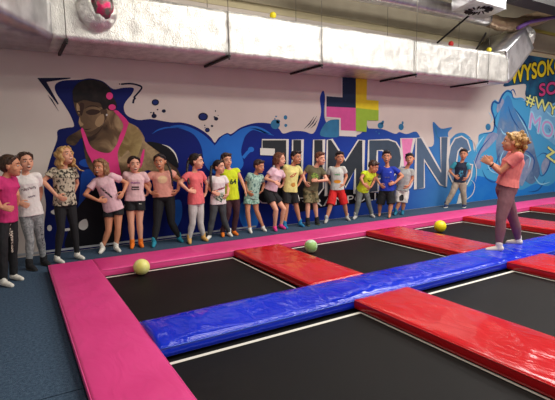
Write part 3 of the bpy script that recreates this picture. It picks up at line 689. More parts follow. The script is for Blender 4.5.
wtext('TRAMPOLIN', (302, 208.4), (386, 198.6), 8.5, 18, mat('white_paint', srgb(214, 210, 204)), 'small_white_writing', None, bold=.0)

for o_ in mural.children:
    for mt_ in o_.data.materials: mt_.node_tree.nodes['Principled BSDF'].inputs['Specular IOR Level'].default_value = .15
# ------------------------------------------------------------------ people
def skin_mat(n, c): return mat('skin_'+n, srgb(*c), .55, vary=.05, vscale=6)
SK = {'fair': skin_mat('fair', (222, 160, 130)), 'tan': skin_mat('tan', (204, 138, 104)), 'pink': skin_mat('pink', (226, 164, 136))}
def hair_mat(n, c, c2): return mat('hair_'+n, srgb(*c), .45, bump=.7, bscale=30, bdist=.01, colr2=srgb(*c2), vscale=22, stretch=(3, 3, .6), ramp=(.35, .65))
HR = {'brown': hair_mat('brown', (48, 32, 24), (78, 54, 38)), 'dark': hair_mat('dark', (24, 18, 16), (44, 32, 26)), 'blonde': hair_mat('blonde', (150, 108, 58), (206, 166, 104)),
      'light': hair_mat('light', (112, 80, 52), (158, 120, 80)), 'curly': hair_mat('curly', (120, 82, 44), (206, 160, 92)), 'auburn': hair_mat('auburn', (86, 48, 30), (120, 72, 44))}
M_eye = mat('eye_white', srgb(236, 232, 226), .3); M_iris = mat('iris', srgb(44, 30, 24), .25); M_lip = mat('lips', srgb(176, 84, 80), .45); M_mouth = mat('open_mouth', srgb(96, 30, 30), .5)
M_teeth = mat('teeth', srgb(240, 236, 226), .3)
def cloth(n, c, c2=None, kind='noise', sc=10, ramp=(.45, .55), rough=.85): return mat('cloth_'+n, srgb(*c), rough, colr2=srgb(*c2) if c2 else None, vary=0 if c2 else .06, vkind=kind, vscale=sc, ramp=ramp, bump=.25, bscale=30, bdist=.012)
def unit(v): return v.normalized()
TEXTS = {}

def hand(s, wr, tip, inner, sc, spread=.5, curl=.5, up=None, reach=None):
    """palm, four unequal bent fingers and a thumb leaving the side of the palm"""
    u = unit(tip-wr); n = inner-u*inner.dot(u); n = unit(n) if n.length > 1e-4 else unit(u.orthogonal()); v = unit(u.cross(n))
    if up is not None and v.dot(up) < 0: v = -v           # v points to the thumb side
    L = .075*sc
    rs = []
    for t, wv, wn in ((-.1, .020, .017), (.15, .024, .016), (.5, .033, .015), (.85, .036, .013), (1.05, .033, .011)):
        c = wr+u*(L*t); rs.append([c+v*(wv*sc*math.cos(a))+n*(wn*sc*math.sin(a)) for a in [2*math.pi*k/14 for k in range(14)]])
    s.rings(rs)
    for i, (off, ln) in enumerate(((.027, .058), (.009, .066), (-.009, .061), (-.027, .048))):
        p = wr+u*(L*.9)+v*(off*sc); d = unit(u+v*(off*6*spread)); pts = [p]; a = 0
        for q in range(3):
            a += curl*(.35+.25*q); dd = d*math.cos(a)+n*math.sin(a); pts.append(pts[-1]+dd*(ln*sc*(.42, .32, .26)[q]))
        s.chain(pts, [.0098*sc, .0092*sc, .0086*sc, .0078*sc], n=8)
    p = wr+u*(L*.25)+v*(.024*sc); d = unit(u*.6+v*.8+n*.2); q1 = p+d*(.032*sc); q2 = q1+unit(u*.85+v*.4+n*.35)*(.026*sc); q3 = q2+unit(u+n*.5)*(.018*sc)
    s.chain([p, q1, q2, q3], [.013*sc, .0115*sc, .010*sc, .0085*sc], n=8)

def person(label, group, P):
    sc = P.get('s', 1.0); g = P.get('g', 1.0); gz = P.get('z', 0.0)
    def raw(px): return on_z(px, gz)
    def sole(px):
        q = raw(px); m = P.get('ymax', 7.12)
        return Vector((q.x*m/q.y, m, gz)) if q.y > m else q
    fa, fb = sole(P['fL'][0]), sole(P['fR'][0]); base = (fa+fb)/2
    nv = Vector((base.x, base.y, 0)).normalized(); rr = Vector((nv.y, -nv.x, 0)); ZU = Vector((0, 0, 1))
    def at(px, d=0.0, org=None):
        o = base if org is None else org
        r = ray(px); pl = (Vector((o.x, o.y, 0))-nv*d); t = pl.dot(nv)/r.dot(nv); return CP+r*t
    t = thing('person', label, 'person', (base.x, base.y, gz), group)
    hp = at(P['hp'], P.get('hd', 0)); nb = at(P['nb'], P.get('nd', 0))+ZU*.014
    ty = math.radians(P['ty']); py_ = math.radians(P.get('py', P['ty']))
    Fv = -nv*math.cos(ty)+rr*math.sin(ty); Lv = rr*math.cos(ty)+nv*math.sin(ty)
    Fp = -nv*math.cos(py_)+rr*math.sin(py_); Lp = rr*math.cos(py_)+nv*math.sin(py_)
    U = unit(nb-hp); Lv = unit(Lv-U*Lv.dot(U)); Fv = unit(Fv-U*Fv.dot(U)); Lp = unit(Lp-U*Lp.dot(U)); Fp2 = unit(Fp-U*Fp.dot(U))
    TL = (nb-hp).length
    sw = .128*sc*P.get('sw', 1)*(1+.5*(g-1))
    lean = P.get('tilt', 0)
    sA = nb-Lv*sw-U*(.028*sc-lean); sB = nb+Lv*sw-U*(.028*sc+lean)
    if P.get('roundsh'): sA += Fv*.02; sB += Fv*.02
    hA = hp-Lp*.068*sc*g-U*.03; hB = hp+Lp*.068*sc*g-U*.03
    # legs
    def leg(h, k, f, extra):
        heel = sole(f[0]); d = raw(f[1])-raw(f[0]); d.z = 0; d = unit(d) if d.length > .03 else Fp.copy(); d.z = 0; d = unit(d)
        ank = heel+d*(.035*sc)+ZU*(.075*sc)
        dep = lambda p: (base-p).dot(nv)
        kd = (dep(h)+dep(ank))/2+extra
        kn = at(k, kd)
        return kn, ank, heel, d
    kA, aA, heA, dA = leg(hA, P['kL'], P['fL'], P.get('kLd', .03)); kB, aB, heB, dB = leg(hB, P['kR'], P['fR'], P.get('kRd', .03))
    # arms: (elbow px, depth), (wrist px, depth), finger px
    def arm(sp, A, sgn):
        dep = (base-sp).dot(nv)
        e = at(A[0][:2], dep+A[0][2]); wp = at(A[1][:2], dep+A[1][2]); tp = at(A[2][:2], dep+A[2][2]) if len(A) > 2 else wp+unit(wp-e)*.12
        return e, wp, tp
    eA, wA, tA = arm(sA, P['aL'], -1); eB, wB, tB = arm(sB, P['aR'], 1)
    # head
    hy = math.radians(P['hy']); hpit = math.radians(P.get('hpitch', 0)); hroll = math.radians(P.get('hroll', 0))
    hc = at(P['h'], P.get('hdp', (base-nb).dot(nv)+.02))
    Fh = (-nv*math.cos(hy)+rr*math.sin(hy)); Lh = rr*math.cos(hy)+nv*math.sin(hy); Uh = ZU.copy()
    Fh, Uh = Fh*math.cos(hpit)+Uh*math.sin(hpit), Uh*math.cos(hpit)-Fh*math.sin(hpit)
    Lh, Uh = Lh*math.cos(hroll)+Uh*math.sin(hroll), Uh*math.cos(hroll)-Lh*math.sin(hroll)
    hs = sc*P.get('hs', 1.16); ax = (Lh, Fh, Uh)
    def H(x, y, z): return hc+(Lh*x+Fh*y+Uh*z)*hs
    def er(*r): return tuple(q*hs for q in r)
    # ---- body: one continuous surface
    s = Solid()
    def torso(tab, grow=0.0, lo=None):
        rs = []
        for (tt, hw, hd, fw) in tab:
            c = hp+U*(TL*tt)+Fv*(fw*sc); m = max(0, min(1, tt/.5)); LL = unit(Lp*(1-m)+Lv*m); FF = unit(Fp2*(1-m)+Fv*m)
            gw = 1+(g-1)*(1 if tt < .75 else .5); n = 20
            rs.append([c+LL*((hw*sc*gw+grow)*math.copysign(abs(math.cos(a))**.85, math.cos(a)))+FF*((hd*sc*gw+grow)*math.copysign(abs(math.sin(a))**.85, math.sin(a))) for a in [2*math.pi*k/n for k in range(n)]])
        return rs
    fem = P.get('fem', 0)
    TB = [(-.16, .075, .06, 0), (-.06, .12+.012*fem, .088, -.005), (.08, .125+.012*fem, .09, -.008), (.30, .106-.012*fem, .078, 0), (.42, .104-.01*fem, .076, .004), (.6, .115, .082, .006), (.78, .124, .082+.012*fem, .004), (.9, .122, .066, -.002), (.985, .085, .05, -.004)]
    s.rings(torso(TB))
    nb2 = nb-Fv*.005; hb = H(0, -.028, -.055)
    s.chain([nb2-U*.03, nb2.lerp(hb, .5), hb], [.05*sc, .042*sc, .044*sc])
    s.chain([nb-U*.02-Lv*.03, sA], [.042*sc, .043*sc*g]); s.chain([nb-U*.02+Lv*.03, sB], [.042*sc, .043*sc*g])
    up_r, fo_r = .037*sc*(1+.9*(g-1)), .031*sc*(1+.6*(g-1))
    for S_, E_, W_, T_, k in ((sA, eA, wA, tA, 'aL'), (sB, eB, wB, tB, 'aR')):
        s.chain([S_, S_.lerp(E_, .45), E_, E_.lerp(W_, .3), W_], [up_r*1.12, up_r, fo_r*.97, fo_r*.98, .0215*sc])
        inner = (hp+U*.1-W_) if not P.get('clap') else ((wA+wB)/2-W_)
        hand(s, W_, T_, inner, sc*P.get('hand', 1.0), spread=P.get('spread', .5), curl=P.get('curl', .45), up=ZU)
    th, ca = .066*sc*g, .045*sc*(1+.7*(g-1))
    for h_, k_, a_, he, d in ((hA, kA, aA, heA, dA), (hB, kB, aB, heB, dB)):
        s.chain([h_, h_.lerp(k_, .4), h_.lerp(k_, .8), k_, k_.lerp(a_, .3)-unit(Fp)*.008, k_.lerp(a_, .7), a_], [th*1.1, th, th*.78, ca*1.02, ca*1.08, ca*.78, .031*sc])
        s.chain([a_-ZU*.03*sc-d*.02*sc, a_+d*.07*sc-ZU*.045*sc, a_+d*.125*sc-ZU*.055*sc], [.031*sc, .028*sc, .02*sc])
    # head shapes
    s.ell(H(0, -.012, .022), er(.073, .090, .086), ax, 22, 15); s.ell(H(0, .020, -.030), er(.060, .062, .078), ax, 18, 12)
    s.ell(H(0, .052, -.082), er(.026, .022, .020), ax); s.ell(H(.032, .040, -.030), er(.030, .030, .030), ax); s.ell(H(-.032, .040, -.030), er(.030, .030, .030), ax)
    s.ell(H(0, .062, .030), er(.046, .016, .014), ax)
    s.chain([H(0, .070, .008), H(0, .090, -.022)], [.009*hs, .0125*hs], n=10); s.ell(H(0, .084, -.030), er(.016, .010, .008), ax)
    for q in (-1, 1):
        s.ell(H(q*.075, -.008, -.008), er(.010, .017, .028), ax); s.chain([H(q*.074, -.01, .008), H(q*.083, -.018, .012)], [.008*hs, .006*hs], n=8)
    s.ell(H(0, .074, -.056), er(.022, .010, .011), ax)
    body = s.blob('body', SK[P.get('skin', 'fair')], t, voxel=.0062 if sc*1 > 0 else .006, smooth=2, floor=gz+.001)
    # face
    for q in (-1, 1):
        e = Solid().ell(H(q*.030, .071, .004), er(.0105, .008, .0062), ax, 12, 8).build('eye', M_eye, t)
        Solid().ell(H(q*.030, .0768, .004), er(.0062, .005, .0064), ax, 10, 6).build('iris', M_iris, e)
        Solid().chain([H(q*.014, .081, .026), H(q*.030, .079, .031), H(q*.046, .070, .026)], [.0035*hs, .004*hs, .003*hs], n=6).build('eyebrow', HR[P['hair'][0]] if P['hair'][0] != 'blonde' else HR['light'], t)
    if P.get('smile', 1):
        m = Solid().rings([[H(x*.031, .083-.013*x*x-.002*z, -.055+z*.0095+(.010*x*x)) for x, z in ((-1, .3), (-.5, .9), (0, 1), (.5, .9), (1, .3), (.5, -1), (0, -1.5), (-.5, -1))], [H(x*.02, .070, -.055+z*.006) for x, z in ((-1, .3), (-.5, .9), (0, 1), (.5, .9), (1, .3), (.5, -1), (0, -1.5), (-.5, -1))]]).build('mouth', M_mouth, t)
        Solid().ell(H(0, .0825, -.0515), er(.018, .004, .004), ax, 12, 6).build('teeth', M_teeth, m)
    else:
        Solid().chain([H(-.02, .080, -.056), H(0, .085, -.057), H(.02, .080, -.056)], [.004*hs, .0065*hs, .004*hs], n=8).build('mouth', M_lip, t)
    # ---- hair
    hk, style = P['hair'][0], P['hair'][1]; s = Solid()
    if style == 'short':
        s.ell(H(0, -.022, .046), er(.078, .092, .076), ax, 22, 14); s.ell(H(0, -.052, .012), er(.073, .056, .062), ax); s.chain([H(-.045, .052, .088), H(0, .064, .094), H(.045, .052, .088)], [.018*hs, .020*hs, .018*hs])
        for q in (-1, 1): s.chain([H(q*.068, .018, .055), H(q*.074, .006, .018)], [.014*hs, .007*hs], n=8)
    else:
        s.ell(H(0, -.026, .036), er(.082, .094, .084), ax, 22, 14); s.ell(H(0, -.05, .0), er(.077, .062, .07), ax)
        for q in (-1, 1): s.chain([H(q*.02, .056, .096), H(q*.06, .030, .075), H(q*.076, .0, .03)], [.014*hs, .016*hs, .014*hs], n=8)
    if style in ('long', 'wavy'):
        Ln = P.get('hlen', .26)/hs; rnd = random.Random(P.get('seed', 3)); wv = .012 if style == 'wavy' else .003
        for i in range(13):
            a = math.radians(-125+250*i/12); x, y = math.sin(a)*.078, -math.cos(a)*.072-.024
            ln = Ln*(.75+.25*math.cos(a*.6))*rnd.uniform(.9, 1.05); pts = []
            for k in range(8):
                u = k/7; o = 1+.25*u*(1 if style == 'wavy' else .5); pts.append(H(x*o+wv*math.sin(k*1.9+i)*1.2, y*o+wv*math.cos(k*1.7+i)-.01*u, .05-ln*u))
            s.chain(pts, [.020*hs, .021*hs, .021*hs, .021*hs, .020*hs, .019*hs, .016*hs, .009*hs], n=8)
    if style == 'pony' or P.get('tail'):
        T = P['tail']; pts = [H(*T[0])]+[at(q[:2], (base-hc).dot(nv)+q[2]) for q in T[1:]]
        if P.get('curlytail'):
            rnd = random.Random(8); c = at(T[1][:2], (base-hc).dot(nv)+T[1][2])
            for i in range(70):
                d = Vector((rnd.gauss(0, 1), rnd.gauss(0, 1), rnd.gauss(0, 1))).normalized(); q = c+(rr*d.x*.12+nv*d.y*.11+ZU*d.z*.14)*rnd.uniform(.35, 1)
                s.ell(q, rnd.uniform(.018, .034), n=10, m=6)
            s.chain([H(0, -.09, .04), c], [.06, .07]); cs, s = s, Solid(); s.ell(H(0, -.026, .036), er(.080, .092, .082), ax, 22, 14); s.chain([H(0, -.08, .03), c], [.05, .04])
            cs.blob('curly_ponytail', HR['curly'], t, voxel=.008, smooth=1, disp=lambda p: .008*noise.noise(p*45))
        else:
            n = len(pts); s.chain(pts, [(.026-.010*i/(n-1))*P.get('tailw', 1) for i in range(n)])
    off = P.get('seed', 3)*3.1
    s.blob('hair', HR[hk], t, voxel=.0075, smooth=1 if P.get('curlytail') else 2, disp=lambda p: (.006 if style == 'short' else .0035)*noise.noise(Vector((p.x*70+off, p.y*70, p.z*18)))+.003*noise.noise(p*30))
    # ---- clothes
    seed = P.get('seed', 3)
    def folds(amp): return lambda p: amp*noise.noise(Vector((p.x*11+seed, p.y*11, p.z*7)))+amp*.5*noise.noise(Vector((p.x*26, p.y*26+seed, p.z*20)))
    C = P['cloth']
    # bottoms
    kind, bm_ = C['bottom']; s = Solid()
    loose = {'leggings': .006, 'jeans': .010, 'loose': .020, 'shorts': .020, 'skirt': .024}[kind]
    s.rings(torso([(-.17, .08, .065, 0), (-.06, .124+.012*fem, .092, -.004), (.10, .124+.012*fem, .09, -.006), (.16, .118, .086, -.004)], grow=loose*.5))
    for h_, k_, a_ in ((hA, kA, aA), (hB, kB, aB)):
        if kind in ('leggings', 'jeans', 'loose'):
            e = a_+(k_-a_)*.02
            s.chain([h_, h_.lerp(k_, .4), h_.lerp(k_, .8), k_, k_.lerp(a_, .3)-unit(Fp)*.008, k_.lerp(a_, .7), e], [th*1.1+loose, th+loose, th*.78+loose, ca*1.02+loose*1.1, ca*1.08+loose, ca*.78+loose*1.2, .031*sc+loose*1.1])
        else:
            e = h_.lerp(k_, P.get('slen', .75)); s.chain([h_, h_.lerp(e, .5)], [th*1.1+loose*.6, th+loose]); s.cone(h_.lerp(e, .45), e, th+loose, th*.98+loose*1.3, 16)
    if kind == 'skirt': s.rings(torso([(-.05, .13, .1, 0), (-.3, .15, .12, .0)], grow=.01))
    bo = s.blob({'leggings': 'leggings', 'jeans': 'trousers', 'loose': 'trousers', 'shorts': 'shorts', 'skirt': 'shorts'}[kind], bm_, t, voxel=.0075, smooth=2, disp=folds(.003 if kind == 'leggings' else .008), floor=gz+.012)
    # top
    kind, tm = C['top'][:2]; s = Solid(); lo = P.get('hem', -.05); lg = .012+P.get('loose', .0)
    s.rings(torso([(lo, .130+.010*fem, .096, 0), (.12, .125+.008*fem, .094, 0), (.32, .114, .088, .003), (.6, .120, .088, .006), (.78, .126, .088+.012*fem, .004), (.9, .122, .070, -.002), (.97, .092, .055, -.004), (1.0, .062, .048, -.004)], grow=lg))
    sl = C.get('sleeve', .55)
    for S_, E_, o_ in ((sA, eA, -1), (sB, eB, 1)):
        q = S_.lerp(E_, sl); s.chain([nb-U*.025+Lv*(.03*o_*sc), S_], [.045*sc, up_r*1.2+.010]); s.cone(S_, q, up_r*1.2+.010, up_r*1.12+.015, 14)
    sh = s.blob('shirt' if kind == 'tee' else kind, tm, t, voxel=.0072, smooth=2, disp=folds(.007))
    # collar
    ctr = nb+U*.008; n = 22
    Solid().tube([ctr+Lv*(.055*sc*math.cos(a))+Fv*(.048*sc*math.sin(a)+.006)-U*(.022*sc*max(0, math.sin(a))) for a in [2*math.pi*k/n for k in range(n+1)]], .007*sc, 6).build('collar', C.get('collar', tm), sh)
    # sleeves of a second colour
    if 'sleeve_mat' in C:
        for S_, E_ in ((sA, eA), (sB, eB)):
            q = S_.lerp(E_, sl+.02); q0 = S_.lerp(E_, .05); Solid().chain([q0, q0.lerp(q, .2)], [up_r*1.2+.017]*2).cone(q0, q, up_r*1.2+.018, up_r*1.15+.02, 16).blob('sleeve', C['sleeve_mat'], sh, voxel=.0075, smooth=2)
    # prints lying on the cloth
    if C.get('print') or C.get('bprint'):
        for src, lst in ((sh, C.get('print', [])), (bo, C.get('bprint', []))):
            if not lst: continue
            wl = world_loc(src); vs = [v.co+wl for v in src.data.vertices]; tree = BVHTree.FromPolygons([tuple(v) for v in vs], [tuple(p.vertices) for p in src.data.polygons])
            for pr in lst:
                nm, pm, cu_, cv_, shape = pr[:5]; F_ = Fv if src is sh else Fp2; L_ = Lv if src is sh else Lp
                if len(pr) > 5: a = math.radians(pr[5]); F_, L_ = F_*math.cos(a)+L_*math.sin(a), L_*math.cos(a)-F_*math.sin(a)
                o0 = hp+U*(TL*cv_)+L_*cu_
                def put(x, y, lift=.003):
                    org = o0+L_*x+U*y+F_*.4; hit = tree.ray_cast(org, -F_, .8)
                    return (hit[0]+F_*lift) if hit[0] is not None else (o0+L_*x+U*y+F_*.09)
                V, Fc = [], []
                if shape[0] == 'text':
                    cu = bpy.data.curves.new('t', 'FONT'); cu.body = shape[1]; cu.size = shape[2]; cu.align_x = 'CENTER'; cu.align_y = 'CENTER'; cu.offset = shape[2]*.03
                    o = bpy.data.objects.new('t', cu); COL.objects.link(o); me = bpy.data.meshes.new_from_object(o.evaluated_get(bpy.context.evaluated_depsgraph_get())); bpy.data.objects.remove(o)
                    ro = shape[3] if len(shape) > 3 else 0
                    V = [put(v.co.x*math.cos(ro)-v.co.y*math.sin(ro), v.co.x*math.sin(ro)+v.co.y*math.cos(ro), .005) for v in me.vertices]; Fc = [tuple(p.vertices) for p in me.polygons]
                elif shape[0] == 'scribble':   # unreadable lettering: a jagged run of strokes
                    wd_, ht_, ro = shape[1:4]; rn_ = random.Random(seed); N = max(6, int(wd_/ht_*3.2)); pts = []
                    for i in range(N+1): pts.append((-wd_/2+wd_*i/N+rn_.uniform(-.1, .1)*ht_, (ht_/2 if i % 2 else -ht_/2)*rn_.uniform(.6, 1)))
                    pts = [(x*math.cos(ro)-y*math.sin(ro), x*math.sin(ro)+y*math.cos(ro)) for x, y in pts]; wd = ht_*.3
                    for i, (x, y) in enumerate(pts):
                        q0, q1 = pts[max(0, i-1)], pts[min(N, i+1)]; dx, dy = q1[0]-q0[0], q1[1]-q0[1]; Lq = math.hypot(dx, dy) or 1; nx_, ny_ = dx/Lq*wd/2, dy/Lq*wd/2
                        V += [put(x+nx_, y+ny_, .004), put(x-nx_, y-ny_, .004)]
                        if i: j = 2*i; Fc.append((j-2, j-1, j+1, j))
                elif shape[0] == 'band':       # band: polyline of (x, y), width
                    pts = shape[1]; wd = shape[2]; dn = []
                    for a, b in zip(pts, pts[1:]):
                        for k in range(8): dn.append((a[0]+(b[0]-a[0])*k/8, a[1]+(b[1]-a[1])*k/8))
                    dn.append(pts[-1])
                    for i, (x, y) in enumerate(dn):
                        q0, q1 = dn[max(0, i-1)], dn[min(len(dn)-1, i+1)]; dx, dy = q1[0]-q0[0], q1[1]-q0[1]; Lq = math.hypot(dx, dy) or 1; nx_, ny_ = -dy/Lq*wd/2, dx/Lq*wd/2
                        V += [put(x+nx_, y+ny_), put(x, y), put(x-nx_, y-ny_)]
                        if i: j = 3*i; Fc += [(j-3, j-2, j+1, j), (j-2, j-1, j+2, j+1)]
                elif shape[0] == 'patch':      # oval or ragged patch rx, ry
                    rx, ry = shape[1], shape[2]; rg = shape[3] if len(shape) > 3 else 0; N = 28; V = [put(0, 0)]
                    for ring in (.33, .66, 1):
                        for k in range(N):
                            a = 2*math.pi*k/N; w_ = ring*(1+rg*noise.noise(Vector((math.cos(a)*2+seed, math.sin(a)*2, ring*2)))); V.append(put(rx*w_*math.cos(a), ry*w_*math.sin(a)))
                    Fc = [(0, 1+k, 1+(k+1) % N) for k in range(N)]
                    for r_ in range(2):
                        for k in range(N): a = 1+r_*N+k; b = 1+r_*N+(k+1) % N; Fc.append((a, a+N, b+N, b))
                Solid().add(V, Fc).build(nm, pm, src)
    # feet
    fm = C['feet']
    for a_, d in ((aA, dA), (aB, dB)):
        s = Solid(); gr = .005 if fm[0] != 'shoe' else .012; up_ = P.get('sock', .045)
        if fm[0] == 'none': continue
        s.chain([a_-ZU*.03*sc-d*.02*sc, a_+d*.07*sc-ZU*.045*sc, a_+d*.125*sc-ZU*.055*sc], [.031*sc+gr, .028*sc+gr, .021*sc+gr]); s.chain([a_-ZU*.03*sc, a_+ZU*up_*sc], [.034*sc+gr, .034*sc+gr*1.1])
        so = s.blob('sock' if fm[0] == 'sock' else 'shoe', fm[1], t, voxel=.0065, smooth=2, floor=gz)
        if fm[0] == 'shoe':
            c0 = a_-ZU*(a_.z-gz-.010)+d*.055*sc; side = d.cross(ZU)
            Solid().rings([[c0+d*(.125*sc*math.cos(q))+side*(.046*sc*math.sin(q))+ZU*zz for q in [2*math.pi*k/20 for k in range(20)]] for zz in (-.009, .008)]).build('sole', fm[2], so)
    if P.get('watch'):
        c = wB.lerp(eB, .12); d = unit(eB-wB); x = unit(d.orthogonal()); y = d.cross(x)
        Solid().tube([c+(x*math.cos(a)+y*math.sin(a))*.029 for a in [2*math.pi*k/16 for k in range(17)]], .008, 6).build('wristband', M_brk, t)
    if P.get('tie'):
        c = H(*P['tie']); Solid().ell(c, .022, n=12, m=8).build('hair_tie', P['tiem'], t)
    print(label[:40], 'torso %.2f arms %.2f %.2f / %.2f %.2f legs %.2f %.2f / %.2f %.2f base %.2f %.2f headz %.2f' % (TL, (sA-eA).length, (eA-wA).length, (sB-eB).length, (eB-wB).length, (hA-kA).length, (kA-aA).length, (hB-kB).length, (kB-aB).length, base.x, base.y, hc.z))
    return t

